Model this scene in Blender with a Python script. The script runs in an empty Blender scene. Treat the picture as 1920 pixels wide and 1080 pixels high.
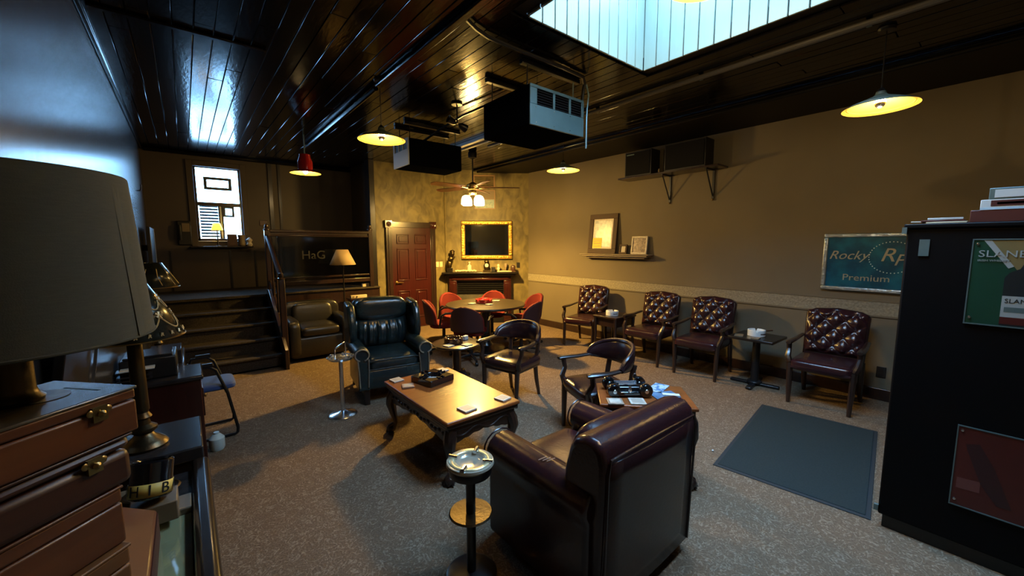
import bpy, bmesh, math, random
from mathutils import Vector, Matrix, Euler
from math import sin, cos, pi, radians as R
random.seed(7)
S = bpy.context.scene
COL = S.collection

# ------------------------------------------------------------------ camera, world, exposure
cam_d = bpy.data.cameras.new('camera'); cam = bpy.data.objects.new('camera', cam_d); COL.objects.link(cam)
cam_d.sensor_width = 36.0; cam_d.lens = 36.0 * 748.3 / 1920.0; cam_d.clip_start = 0.02
yaw, pit, rol = R(39.28), R(6.27), R(-0.14)
f_ = Vector((sin(yaw)*cos(pit), cos(yaw)*cos(pit), -sin(pit)))
r_ = Vector((cos(yaw), -sin(yaw), 0)); u_ = r_.cross(f_)
r2 = cos(rol)*r_ + sin(rol)*u_; u2 = -sin(rol)*r_ + cos(rol)*u_
cam.matrix_world = Matrix(((r2.x, u2.x, -f_.x, 0), (r2.y, u2.y, -f_.y, 0), (r2.z, u2.z, -f_.z, 1.7), (0, 0, 0, 1)))
S.camera = cam

W = bpy.data.worlds.new('sky'); S.world = W; W.use_nodes = True
bg = W.node_tree.nodes['Background']; bg.inputs[0].default_value = (0.30, 0.60, 1.0, 1)
# overcast sky: the zenith about twice as bright as the horizon
SKY = 18.0
wn, wl = W.node_tree.nodes, W.node_tree.links
wt = wn.new('ShaderNodeTexCoord'); ws = wn.new('ShaderNodeSeparateXYZ'); wl.new(wt.outputs['Generated'], ws.inputs[0])
wm = wn.new('ShaderNodeMapRange'); wm.inputs[1].default_value = 0; wm.inputs[2].default_value = 1; wm.inputs[3].default_value = SKY*.52; wm.inputs[4].default_value = SKY
wl.new(ws.outputs['Z'], wm.inputs[0]); wl.new(wm.outputs[0], bg.inputs[1])
S.view_settings.view_transform = 'Standard'; S.view_settings.look = 'None'
S.view_settings.gamma = 1.0; S.view_settings.use_curve_mapping = False
S.view_settings.exposure = 1.35
try:
    S.cycles.max_bounces = 8; S.cycles.diffuse_bounces = 4; S.cycles.glossy_bounces = 4
    S.cycles.transmission_bounces = 6; S.cycles.transparent_max_bounces = 10
    S.cycles.sample_clamp_indirect = 3.0; S.cycles.use_denoising = True
    S.cycles.caustics_reflective = False; S.cycles.caustics_refractive = False
except Exception: pass

def portal(loc, rot, sx, sy):
    l = bpy.data.lights.new('daylight_portal', 'AREA'); l.shape = 'RECTANGLE'; l.size = sx; l.size_y = sy
    l.cycles.is_portal = True
    o = bpy.data.objects.new('daylight_portal', l); o.location = loc; o.rotation_euler = rot; COL.objects.link(o)
portal((2.63, 1.25, 4.07), (0, 0, 0), 1.4, 1.9)
portal((0.535, 8.86, 2.4), (R(-90), 0, 0), 0.67, 1.25)
WARM = (1.0, 0.66, 0.26)

# ------------------------------------------------------------------ materials
def lin(h):
    c = [int(h[i:i+2], 16)/255 for i in (0, 2, 4)]
    return tuple(x/12.92 if x <= .04045 else ((x+.055)/1.055)**2.4 for x in c) + (1,)
def C4(c): return lin(c) if isinstance(c, str) else tuple(c) + (1,)
MC = {}
def mat(name, col, rough=.5, metal=0, spec=.5, coat=0, col2=None, scale=8, stretch=(1, 1, 1), lo=.35, hi=.65, detail=4, dist=0,
        bump=0, bscale=60, bstretch=None, emit=None, estr=0, sheen=0):
    if name in MC: return MC[name]
    m = bpy.data.materials.new(name); m.use_nodes = True; N = m.node_tree.nodes; Lk = m.node_tree.links
    p = N['Principled BSDF']; p.inputs['Roughness'].default_value = rough; p.inputs['Metallic'].default_value = metal
    p.inputs['Specular IOR Level'].default_value = spec; p.inputs['Coat Weight'].default_value = coat; p.inputs['Coat Roughness'].default_value = .12
    p.inputs['Base Color'].default_value = C4(col); p.inputs['Sheen Weight'].default_value = sheen
    if emit: p.inputs['Emission Color'].default_value = C4(emit); p.inputs['Emission Strength'].default_value = estr
    tc = N.new('ShaderNodeTexCoord')
    if col2:
        mp = N.new('ShaderNodeMapping'); mp.inputs['Scale'].default_value = stretch; Lk.new(tc.outputs['Object'], mp.inputs[0])
        n = N.new('ShaderNodeTexNoise'); n.inputs['Scale'].default_value = scale; n.inputs['Detail'].default_value = detail; n.inputs['Distortion'].default_value = dist
        Lk.new(mp.outputs[0], n.inputs['Vector'])
        cr = N.new('ShaderNodeValToRGB'); cr.color_ramp.elements[0].position = lo; cr.color_ramp.elements[1].position = hi
        cr.color_ramp.elements[0].color = C4(col); cr.color_ramp.elements[1].color = C4(col2)
        Lk.new(n.outputs[0], cr.inputs[0]); Lk.new(cr.outputs[0], p.inputs['Base Color'])
    if bump:
        mp = N.new('ShaderNodeMapping'); mp.inputs['Scale'].default_value = bstretch or (1, 1, 1); Lk.new(tc.outputs['Object'], mp.inputs[0])
        n = N.new('ShaderNodeTexNoise'); n.inputs['Scale'].default_value = bscale; n.inputs['Detail'].default_value = 4
        Lk.new(mp.outputs[0], n.inputs['Vector'])
        b = N.new('ShaderNodeBump'); b.inputs['Strength'].default_value = bump; b.inputs['Distance'].default_value = .01
        Lk.new(n.outputs[0], b.inputs['Height']); Lk.new(b.outputs[0], p.inputs['Normal'])
    MC[name] = m
    return m
def glassmat(name, tint, rough=.02, amount=.12):
    m = bpy.data.materials.new(name); m.use_nodes = True; N = m.node_tree.nodes; Lk = m.node_tree.links
    N.remove(N['Principled BSDF']); out = N['Material Output']
    t = N.new('ShaderNodeBsdfTransparent'); t.inputs[0].default_value = tuple(tint) + (1,)
    g = N.new('ShaderNodeBsdfGlossy'); g.inputs['Roughness'].default_value = rough; g.inputs[0].default_value = (1, 1, 1, 1)
    lw = N.new('ShaderNodeLayerWeight'); lw.inputs[0].default_value = .5
    pw_ = N.new('ShaderNodeMath'); pw_.operation = 'POWER'; pw_.inputs[1].default_value = 4.0; Lk.new(lw.outputs['Facing'], pw_.inputs[0])
    ma = N.new('ShaderNodeMath'); ma.operation = 'MULTIPLY_ADD'; ma.inputs[1].default_value = .85; ma.inputs[2].default_value = .035; Lk.new(pw_.outputs[0], ma.inputs[0])
    mx = N.new('ShaderNodeMixShader'); Lk.new(ma.outputs[0], mx.inputs[0]); Lk.new(t.outputs[0], mx.inputs[1]); Lk.new(g.outputs[0], mx.inputs[2])
    Lk.new(mx.outputs[0], out.inputs[0]); return m
def carpetmat(name, c1, c2, c3):
    m = bpy.data.materials.new(name); m.use_nodes = True; N = m.node_tree.nodes; Lk = m.node_tree.links
    p = N['Principled BSDF']; p.inputs['Roughness'].default_value = .95; p.inputs['Specular IOR Level'].default_value = .15
    tc = N.new('ShaderNodeTexCoord')
    a = N.new('ShaderNodeTexNoise'); a.inputs['Scale'].default_value = 13; a.inputs['Detail'].default_value = 1.5; a.inputs['Distortion'].default_value = 2.2
    Lk.new(tc.outputs['Object'], a.inputs['Vector'])
    s = N.new('ShaderNodeMath'); s.operation = 'SUBTRACT'; s.inputs[1].default_value = .5; Lk.new(a.outputs[0], s.inputs[0])
    ab = N.new('ShaderNodeMath'); ab.operation = 'ABSOLUTE'; Lk.new(s.outputs[0], ab.inputs[0])
    cr = N.new('ShaderNodeValToRGB'); cr.color_ramp.elements[0].position = 0.008; cr.color_ramp.elements[1].position = .05
    cr.color_ramp.elements[0].color = C4(c3); cr.color_ramp.elements[1].color = C4(c1); Lk.new(ab.outputs[0], cr.inputs[0])
    b = N.new('ShaderNodeTexNoise'); b.inputs['Scale'].default_value = 90; b.inputs['Detail'].default_value = 3; Lk.new(tc.outputs['Object'], b.inputs['Vector'])
    mx = N.new('ShaderNodeMix'); mx.data_type = 'RGBA'; mx.inputs['B'].default_value = C4(c2)
    mr = N.new('ShaderNodeMapRange'); mr.inputs[1].default_value = .35; mr.inputs[2].default_value = .7; mr.inputs[4].default_value = .75; Lk.new(b.outputs[0], mr.inputs[0])
    Lk.new(mr.outputs[0], mx.inputs['Factor']); Lk.new(cr.outputs[0], mx.inputs['A']); Lk.new(mx.outputs['Result'], p.inputs['Base Color'])
    bm = N.new('ShaderNodeBump'); bm.inputs['Strength'].default_value = .5; bm.inputs['Distance'].default_value = .01
    Lk.new(b.outputs[0], bm.inputs['Height']); Lk.new(bm.outputs[0], p.inputs['Normal'])
    return m

m_carpet = carpetmat('carpet', (.165, .112, .070), (.085, .056, .034), (.27, .205, .14))
m_step = mat('stair_carpet', (.035, .028, .022), .95, spec=.1, col2=(.06, .05, .04), scale=70, bump=.4, bscale=120)
m_ceil = mat('black_gloss_paint', (.0035, .003, .003), .15, spec=.22, bump=.10, bscale=14, bstretch=(3, .7, 1))
m_ceilflat = mat('black_paint', (.004, .0035, .003), .5, spec=.2)
m_wall_l = mat('dark_wall_semigloss', (.028, .028, .030), .24, spec=.75, bump=.12, bscale=5, bstretch=(1, 1.5, .3))
m_wall_b = mat('dark_brown_wall', (.050, .037, .030), .55, bump=.05, bscale=20)
m_wall_r = mat('taupe_wall', (.165, .135, .088), .7, spec=.3, col2=(.148, .12, .078), scale=1.2, bump=.04, bscale=60)
m_wall_c = mat('sponged_olive_wall', (.20, .158, .062), .5, spec=.4, col2=(.10, .080, .034), scale=6.5, stretch=(1, 1, .6), detail=8, dist=.8, bump=.08, bscale=25)
m_frieze = mat('embossed_wallpaper', (.20, .175, .12), .6, col2=(.29, .255, .18), scale=45, bump=.7, bscale=50)
m_well = mat('white_painted_boards', (.215, .22, .16), .35, spec=.4, bump=.15, bscale=12, bstretch=(4, 4, .6))
m_cherry = mat('dark_cherry', (.040, .008, .006), .25, coat=.3, col2=(.025, .005, .004), scale=4, stretch=(8, 8, 1))
m_door = mat('red_mahogany_door', (.040, .0050, .0045), .3, coat=.3, col2=(.028, .0038, .0034), scale=5, stretch=(8, 8, .7))
m_dwood = mat('dark_walnut', (.028, .013, .009), .28, coat=.3, col2=(.016, .008, .006), scale=6, stretch=(6, 6, 1))
m_black_w = mat('black_wood', (.008, .006, .005), .3, coat=.2)
m_burg = mat('burgundy_leather', (.032, .009, .011), .24, spec=.6, col2=(.023, .007, .008), scale=5, bump=.10, bscale=70)
m_burg2 = mat('dark_burgundy_leather', (.024, .0075, .0085), .26, spec=.6, col2=(.017, .0055, .0065), scale=5, bump=.08, bscale=70)
m_green = mat('green_black_leather', (.014, .030, .030), .27, spec=.8, col2=(.008, .016, .018), scale=5, bump=.35, bscale=16)
m_blkl = mat('black_leather', (.014, .012, .009), .33, spec=.6, bump=.25, bscale=16)
m_table = mat('coffee_table_veneer', (.26, .070, .014), .36, spec=.4, coat=.08, col2=(.19, .048, .010), scale=3, stretch=(1, 7, 1), detail=6, dist=.6)
m_inlay = mat('marquetry_inlay', (.10, .026, .007), .36, spec=.4, coat=.08, col2=(.42, .17, .05), scale=20, stretch=(1, 4, 1))
m_brass = mat('aged_brass', (.40, .27, .10), .32, metal=1)
m_brass_d = mat('dark_bronze', (.09, .065, .035), .38, metal=1, bump=.2, bscale=30)
m_chrome = mat('chrome', (.75, .77, .8), .22, metal=1)
m_steel = mat('galvanised_steel', (.15, .22, .22), .45, metal=.5, col2=(.12, .18, .18), scale=6)
m_white_metal = mat('white_enamel', (.55, .62, .70), .4)
m_black_m = mat('black_metal', (.008, .008, .009), .35)
m_navy = mat('blue_black_panel', (.003, .0035, .005), .8, spec=0)
m_shade_in = mat('gold_enamel', (.80, .56, .14), .35, metal=.0)
m_shade_out = mat('grey_green_enamel', (.10, .13, .11), .4)
m_red_en = mat('red_enamel', (.35, .015, .02), .15, coat=.6)
m_bulb = mat('lit_bulb', (1, .9, .7), .4, emit=(1.0, .80, .42), estr=26)
m_globe = mat('lit_frosted_glass', (1, .95, .85), .4, emit=(1.0, .80, .42), estr=5)
m_cream_sh = mat('cream_lampshade', (.52, .38, .20), .8, bump=.1, bscale=120)
m_grey_sh = mat('grey_linen_shade', (.062, .066, .052), .9, col2=(.054, .058, .046), scale=60, stretch=(1, 1, 8), bump=.1, bscale=600)
m_blk_sh = mat('black_metal_shade', (.016, .017, .011), .22, spec=.5)
m_gold_p = mat('gold_print', (.50, .36, .16), .4, metal=.2)
m_gilt = mat('gilt_frame', (.62, .38, .08), .33, metal=.85, bump=.9, bscale=45)
m_mirror = mat('mirror_glass', (.75, .78, .75), .03, metal=1)
m_red_f = mat('red_fabric', (.115, .012, .010), .85, spec=.2, sheen=0, bump=.2, bscale=150)
m_plas = mat('black_plastic', (.010, .009, .009), .4)
m_maroon_p = mat('maroon_fabric_back', (.035, .008, .009), .8)
m_redglass = mat('red_ceramic', (.45, .02, .02), .15, coat=.5)
m_brownglass = mat('brown_ceramic', (.05, .018, .008), .12, coat=.7)
m_blkcer = mat('black_ceramic', (.006, .006, .007), .1, coat=.8)
m_whitecer = mat('white_ceramic', (.72, .74, .72), .2, coat=.4)
m_tile = mat('pale_stone_tile', (.60, .55, .46), .5, col2=(.48, .42, .34), scale=30)
m_tile2 = mat('brown_stone_tile', (.20, .14, .10), .4, col2=(.32, .25, .18), scale=30)
m_tile_ed = mat('tile_print', (.36, .31, .25), .5)
m_mat = mat('blue_grey_rubber_mat', (.016, .025, .026), .9, spec=.2, col2=(.021, .031, .032), scale=90, bump=.4, bscale=200)
m_glass = glassmat('clear_glass', (.93, .96, .97))
m_glass_d = glassmat('smoked_glass', (.62, .62, .6), .06)
m_paper = mat('white_paper', (.62, .62, .58), .7)
m_cream = mat('cream_plastic', (.58, .49, .32), .5)
m_boxw = mat('cigar_box_cedar', (.15, .048, .012), .4, coat=.2, col2=(.105, .032, .008), scale=4, stretch=(1, 1, 9))
m_boxtop = mat('varnished_box_lid', (.10, .08, .055), .22, coat=.7, col2=(.08, .062, .042), scale=4, stretch=(1, 8, 1))
m_boxd = mat('dark_cigar_box', (.058, .021, .010), .4, col2=(.040, .014, .007), scale=4, stretch=(1, 1, 9))
m_boxt = mat('tan_cigar_box', (.19, .085, .028), .5, col2=(.14, .06, .02), scale=4, stretch=(1, 1, 9))
m_boxm = mat('maroon_box', (.085, .022, .018), .4)
m_case = mat('case_dark_wood', (.022, .014, .010), .25, coat=.4)
m_slab = mat('black_woodgrain', (.02, .018, .018), .2, col2=(.035, .03, .03), scale=5, stretch=(1, 9, 1), dist=.8)
m_felt = mat('pale_green_lining', (.46, .44, .22), .8, col2=(.36, .35, .18), scale=6)
m_ledge = mat('tan_wood', (.17, .125, .075), .5)
m_blue = mat('blue_upholstery', (.05, .09, .24), .7)
m_fwhite = mat('white_gloss_trim', (.6, .62, .62), .35)
m_shelfw = mat('grey_beige_shelf', (.30, .24, .165), .4)
m_teal = mat('teal_sign_face', (.003, .055, .105), .35, col2=(.007, .125, .20), scale=7, lo=.4, hi=.7)
m_tinsel = mat('hammered_silver', (.55, .62, .64), .3, metal=.9, bump=1.0, bscale=28)
m_signlet = mat('sign_lettering', (.48, .42, .30), .35, metal=.4)
m_pgreen = mat('poster_green', (.009, .045, .026), .3, col2=(.013, .065, .036), scale=4, lo=.3, hi=.8)
m_pgold = mat('poster_gold', (.20, .15, .06), .35)
m_pwhite = mat('poster_white', (.34, .37, .36), .4)
m_pblack = mat('poster_black', (.012, .016, .018), .4)
m_pmar = mat('poster_maroon', (.085, .014, .011), .35, col2=(.065, .011, .009), scale=3)
m_pdark = mat('dark_maroon_print', (.035, .010, .012), .35)  # dark maroon print of the poster bottle shape and the ashtray bands
m_yel = mat('yellow_sticker', (.75, .62, .05), .6)
m_photo = mat('grey_photo_print', (.22, .24, .24), .3, col2=(.50, .52, .48), scale=14, lo=.4, hi=.6)
m_sepia = mat('sepia_photo_print', (.10, .06, .04), .3, col2=(.34, .24, .17), scale=40, lo=.4, hi=.65)
m_fridge = mat('black_cabinet', (.0025, .0025, .003), .55, spec=.12)
m_label_y = mat('yellow_label', (.72, .52, .12), .5)
m_amber = mat('amber_lampshade', (.65, .38, .04), .6, emit=(1, .62, .08), estr=.7)
m_duct = mat('brown_vent', (.26, .15, .08), .5)
m_stone = mat('grey_slate_surround', (.06, .055, .045), .5, col2=(.09, .08, .06), scale=10)

# ------------------------------------------------------------------ mesh helpers
def new(): return bmesh.new()
def box(b, c, s, rz=0, rot=None):
    M = Matrix.Translation(c) @ (Euler(rot).to_matrix().to_4x4() if rot else Matrix.Rotation(rz, 4, 'Z')) @ Matrix.Diagonal((s[0], s[1], s[2], 1))
    return bmesh.ops.create_cube(b, size=1, matrix=M)['verts']
def bx(b, x0, x1, y0, y1, z0, z1): return box(b, ((x0+x1)/2, (y0+y1)/2, (z0+z1)/2), (x1-x0, y1-y0, z1-z0))
def tube(b, pts, r, n=8, closed=False, sq=None):
    P = [Vector(p) for p in pts]; k = len(P); rr = r if isinstance(r, (list, tuple)) else [r]*k
    up = Vector((0, 0, 1)); rings = []; prev = None
    for i, p in enumerate(P):
        if closed: t = P[(i+1) % k] - P[i-1]
        else: t = P[min(i+1, k-1)] - P[max(i-1, 0)]
        t.normalize()
        if prev is None:
            a = t.cross(up)
            if a.length < .05: a = t.cross(Vector((1, 0, 0)))
        else: a = prev - t*prev.dot(t)
        a.normalize(); prev = a; c = t.cross(a); ring = []
        for j in range(n):
            th = 2*pi*j/n + pi/n
            ca, sa = cos(th), sin(th)
            if sq: ca, sa = ca*sq[0], sa*sq[1]
            ring.append(b.verts.new(p + (a*ca + c*sa)*rr[i]))
        rings.append(ring)
    for i in range(k if closed else k-1):
        A, B = rings[i], rings[(i+1) % k]
        for j in range(n): b.faces.new((A[j], A[(j+1) % n], B[(j+1) % n], B[j]))
    if not closed:
        b.faces.new(rings[0][::-1]); b.faces.new(rings[-1])
def lathe(b, prof, n=24, c=(0, 0, 0), M=None, sx=1, sy=1, cap=True):
    M = M or Matrix.Identity(4); c = Vector(c); rings = []
    for r, z in prof:
        if r < 1e-5: rings.append([b.verts.new(M @ (c + Vector((0, 0, z))))])
        else: rings.append([b.verts.new(M @ (c + Vector((r*sx*cos(2*pi*j/n), r*sy*sin(2*pi*j/n), z)))) for j in range(n)])
    for A, B in zip(rings, rings[1:]):
        for j in range(n):
            k = (j+1) % n
            if len(A) == 1 and len(B) == 1: continue
            if len(A) == 1: b.faces.new((A[0], B[j], B[k]))
            elif len(B) == 1: b.faces.new((A[j], A[k], B[0]))
            else: b.faces.new((A[j], A[k], B[k], B[j]))
    if cap:
        if len(rings[0]) > 1: b.faces.new(rings[0][::-1])
        if len(rings[-1]) > 1: b.faces.new(rings[-1])
def prism(b, poly, d, M=None):
    # polygon in local XZ extruded along +Y by d (then M)
    M = M or Matrix.Identity(4)
    A = [b.verts.new(M @ Vector((x, 0, z))) for x, z in poly]; B = [b.verts.new(M @ Vector((x, d, z))) for x, z in poly]
    b.faces.new(A); b.faces.new(B[::-1]); n = len(poly)
    for i in range(n): b.faces.new((A[i], B[i], B[(i+1) % n], A[(i+1) % n]))
    bmesh.ops.recalc_face_normals(b, faces=b.faces[:])
def cushion(b, c, s, e=.3, e2=None, nu=28, nv=14, rz=0, rot=None):
    e2 = e2 or e
    M = Matrix.Translation(c) @ (Euler(rot).to_matrix().to_4x4() if rot else Matrix.Rotation(rz, 4, 'Z'))
    f = lambda v, k: math.copysign(abs(v)**k, v)
    rings = []
    for i in range(nv+1):
        ph = -pi/2 + pi*i/nv
        cz, sz = f(cos(ph), e2), f(sin(ph), e2)
        if i in (0, nv): rings.append([b.verts.new(M @ Vector((0, 0, sz*s[2]/2)))])
        else: rings.append([b.verts.new(M @ Vector((s[0]/2*cz*f(cos(2*pi*j/nu), e), s[1]/2*cz*f(sin(2*pi*j/nu), e), s[2]/2*sz))) for j in range(nu)])
    for A, B in zip(rings, rings[1:]):
        for j in range(nu):
            k = (j+1) % nu
            if len(A) == 1: b.faces.new((A[0], B[k], B[j]))
            elif len(B) == 1: b.faces.new((A[j], A[k], B[0]))
            else: b.faces.new((A[j], A[k], B[k], B[j]))
def sheet(b, fn, nu, nv):
    V = [[b.verts.new(fn(i/nu, j/nv)) for j in range(nv+1)] for i in range(nu+1)]
    for i in range(nu):
        for j in range(nv): b.faces.new((V[i][j], V[i+1][j], V[i+1][j+1], V[i][j+1]))
def obj(name, b, m, parent=None, bev=0, seg=2, loc=None, rot=None, kind=None, label=None, ang=35, solid=0, sub=0):
    bmesh.ops.recalc_face_normals(b, faces=b.faces[:])
    me = bpy.data.meshes.new(name); b.to_mesh(me); b.free()
    for p in me.polygons: p.use_smooth = True
    me.set_sharp_from_angle(angle=R(ang))
    me.materials.append(m)
    o = bpy.data.objects.new(name, me); COL.objects.link(o)
    if parent: o.parent = parent
    if loc: o.location = loc
    if rot: o.rotation_euler = rot
    if solid: md = o.modifiers.new('solid', 'SOLIDIFY'); md.thickness = solid; md.offset = 0
    if bev: md = o.modifiers.new('bevel', 'BEVEL'); md.width = bev; md.segments = seg; md.limit_method = 'ANGLE'; md.angle_limit = R(40)
    if sub: md = o.modifiers.new('sub', 'SUBSURF'); md.levels = sub; md.render_levels = sub
    if kind: o['kind'] = kind
    if label: o['label'] = label
    return o
def share(name, src, parent, loc=None, rot=None):
    o = src.copy(); o.name = name; COL.objects.link(o); o.parent = parent
    if loc is not None: o.location = loc
    if rot is not None: o.rotation_euler = rot
    return o
def thing(name, label, cat, loc=(0, 0, 0), rz=0, group=None):
    o = bpy.data.objects.new(name, None); o.empty_display_size = .1; COL.objects.link(o)
    o.location = loc; o.rotation_euler = (0, 0, rz); o['label'] = label; o['category'] = cat
    if group: o['group'] = group
    return o
def tag(o, label, cat, group=None, loc=None, rz=None):
    o['label'] = label; o['category'] = cat
    if group: o['group'] = group
    if loc is not None: o.location = loc
    if rz is not None: o.rotation_euler = (0, 0, rz)
    return o
def copy_tree(src, label=None, loc=None, rz=None, parent=None):
    c = src.copy(); COL.objects.link(c)
    if parent: c.parent = parent
    if loc is not None: c.location = loc
    if rz is not None: c.rotation_euler = (0, 0, rz)
    if label: c['label'] = label
    for ch in list(src.children): copy_tree(ch, parent=c)
    return c
def text(s, size, m, parent, loc, rot, ext=.001, shear=0, align='LEFT', sx=1):
    cu = bpy.data.curves.new('lettering', 'FONT'); cu.body = s; cu.size = size; cu.extrude = ext; cu.shear = shear; cu.align_x = align; cu.align_y = 'CENTER'
    cu.resolution_u = 3
    tmp = bpy.data.objects.new('lettering', cu); COL.objects.link(tmp); bpy.context.view_layer.update()
    me = bpy.data.meshes.new_from_object(tmp.evaluated_get(bpy.context.evaluated_depsgraph_get())); bpy.data.objects.remove(tmp); bpy.data.curves.remove(cu)
    me.materials.clear(); me.materials.append(m)
    o = bpy.data.objects.new('lettering', me); COL.objects.link(o); o.parent = parent; o.location = loc; o.rotation_euler = rot; o.scale = (sx, 1, 1)
    return o
def lamp_light(name, loc, power, parent=None, col=WARM, rad=.035):
    l = bpy.data.lights.new(name, 'POINT'); l.energy = power; l.color = col; l.shadow_soft_size = rad
    o = bpy.data.objects.new(name, l); COL.objects.link(o); o.location = loc
    if parent: o.parent = parent
    return o

# ------------------------------------------------------------------ room shell
XL, XR, YB, YD, ZC, YF = -.43, 5.76, 8.75, 7.54, 3.25, -1.5
A2, B2 = Vector((4.33, 7.54, 0)), Vector((5.76, 6.48, 0))
CRZ = math.atan2(B2.y-A2.y, B2.x-A2.x); CL = (B2-A2).length
def st(name, b, m, **k):
    return obj(name, b, m, kind='structure', **k)
b = new(); bx(b, XL-.1, XR+.1, YF-.1, YB+.1, -.1, 0); floor = st('floor', b, m_carpet)
b = new(); bx(b, XL-.1, XL, .9, YB+.1, 0, ZC+.1); st('wall_left', b, m_wall_l)
b = new(); bx(b, XL-.1, XL, YF, .9, 0, ZC+.1); st('wall_left_rear', b, m_wall_r)
b = new(); bx(b, XR, XR+.1, YF, 6.6, 0, ZC+.1); st('wall_right', b, m_wall_r)
b = new(); bx(b, XL, XR, YF-.1, YF, 0, ZC+.1); st('wall_front', b, m_wall_r)
WX0, WX1, WZ0, WZ1 = .205, .865, 1.76, 3.03
b = new(); bx(b, XL, WX0, YB, YB+.16, 0, ZC+.1); bx(b, WX1, 2.9, YB, YB+.16, 0, ZC+.1); bx(b, WX0, WX1, YB, YB+.16, 0, WZ0); bx(b, WX0, WX1, YB, YB+.16, WZ1, ZC+.1)
st('wall_back', b, m_wall_b)
b = new(); bx(b, 2.8, 2.9, YD+.1, YB, 0, ZC+.1); st('wall_side', b, m_wall_b)
b = new(); bx(b, 2.8, 4.36, YD, YD+.1, 0, ZC+.1); st('wall_door', b, m_wall_c)
b = new(); box(b, (CL/2, .05, (ZC+.1)/2), (CL+.1, .1, ZC+.1)); st('wall_corner', b, m_wall_c, loc=A2, rot=(0, 0, CRZ))
# narrow corner beads where the walls meet
b = new(); bx(b, -.012, .012, -.012, .012, 0, ZC); st('trim_corner', b, m_wall_c, loc=(4.33, 7.53, 0))
# dark post closing the railing against the sponged wall
b = new(); bx(b, 2.70, 2.80, 7.42, 7.64, 0, ZC); st('trim_post', b, m_black_w, bev=.006)
# vertical battens on the back wall
b = new(); bx(b, 1.30, 1.36, YB-.025, YB, .925, ZC); bx(b, 1.46, 1.50, YB-.02, YB, .925, ZC); bx(b, -.2, -.17, YB-.012, YB, .925, 1.6); bx(b, .62, .65, YB-.012, YB, .925, 1.6); bx(b, 1.0, 1.03, YB-.012, YB, .925, 1.6); st('trim_battens', b, m_black_w)

# ceiling: backing with the skylight hole, boards below it
SX0, SX1, SY0, SY1 = 1.93, 3.335, .30, 2.20
b = new()
bx(b, XL, SX0, YF, YB, ZC+.02, ZC+.12); bx(b, SX1, XR, YF, YB, ZC+.02, ZC+.12); bx(b, SX0, SX1, YF, SY0, ZC+.02, ZC+.12); bx(b, SX0, SX1, SY1, YB, ZC+.02, ZC+.12)
ceiling = st('ceiling', b, m_ceilflat)
def plank_mesh(w, l):
    b = new(); box(b, (0, 0, 0), (w, l, .02))
    me_o = obj('plank', b, m_ceil, ceiling, bev=.003, seg=1); return me_o
pw = .118
x = XL + .005; row = 0
while x < 4.86:
    w = min(pw, 4.87-x); xm = x + w/2
    segs = []
    y0, y1 = -.9, YB if xm < 2.78 else YD
    cuts = [y0]; y = y0 + .6 + (row*1.37) % 2.1
    while y < y1 - .5: cuts.append(y); y += 2.9 + random.random()*.8
    cuts.append(y1)
    for a, c in zip(cuts, cuts[1:]):
        if x < SX1 + .03 and x + w > SX0 - .03 and a < SY1 and c > SY0:
            if a < SY0 - .1: segs.append((a, SY0 - .03))
            if c > SY1 + .1: segs.append((SY1 + .03, c))
        else: segs.append((a, c))
    for a, c in segs:
        o = plank_mesh(w - .005, c - a - .004)
        o.location = (xm, (a+c)/2, ZC + .01 + random.uniform(-.0015, .0015))
        o.rotation_euler = (random.uniform(-.0012, .0012), random.uniform(-.012, .012), 0)
    x += pw; row += 1
# dropped soffit along the right wall
b = new(); bx(b, 4.88, XR, YF, 7.3, 3.19, ZC+.02); st('trim_soffit', b, m_ceilflat, bev=.01)
b = new(); bx(b, 4.80, 4.88, YF, 7.3, 3.215, ZC); st('trim_soffit_moulding', b, m_ceil, bev=.015)
b = new(); bx(b, XL, XL+.04, YF, YB, ZC-.035, ZC); st('trim_left_moulding', b, m_ceil, bev=.012)
b = new(); bx(b, XL+.04, 2.8, YB-.05, YB, ZC-.06, ZC); st('trim_back_moulding', b, m_ceil, bev=.015)
b = new(); bx(b, XL+.05, .62, 3.84, 3.89, ZC-.02, ZC); st('trim_ceiling_strip', b, m_ceil, bev=.008)
# long ridge batten with a pipe along the ceiling and the conduit beside the skylight
b = new(); bx(b, 1.53, 1.60, -.9, 3.95, ZC-.045, ZC); st('trim_ceiling_batten', b, m_ceil, bev=.012)
b = new(); tube(b, [(1.56, 4.0, 3.215), (1.575, 5.5, 3.215), (1.59, 7.05, 3.215)], .026, 10)
tag(obj('ceiling_pipe', b, m_ceil), 'glossy black pipe running along the ceiling above the red pendant lamp', 'pipe')
b = new(); tube(b, [(3.78, YF+.05, 3.217), (3.78, 3.2, 3.217), (3.78, 5.2, 3.217)], .022, 10)
cp = obj('conduit', b, mat('grey_black_pipe', (.06, .055, .05), .4)); tag(cp, 'long straight dark conduit on the ceiling right of the skylight', 'conduit')
for yy in (.72, 1.9, 3.1):
    b = new(); box(b, (3.82, yy, 3.225), (.04, .03, .03)); obj('pipe_clip', b, m_steel, cp)
b = new(); tube(b, [(1.60, 2.44, 3.225), (1.72, 2.50, 3.225), (1.85, 2.54, 3.225), (2.1, 2.55, 3.225), (2.66, 2.55, 3.225), (2.95, 2.57, 3.225), (3.03, 2.62, 3.20), (3.05, 2.66, 3.10), (3.045, 2.66, 2.98)], .016, 8)
tag(obj('conduit', b, m_black_m), 'bent conduit snaking across the ceiling to the large hanging air cleaner', 'conduit')

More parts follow.
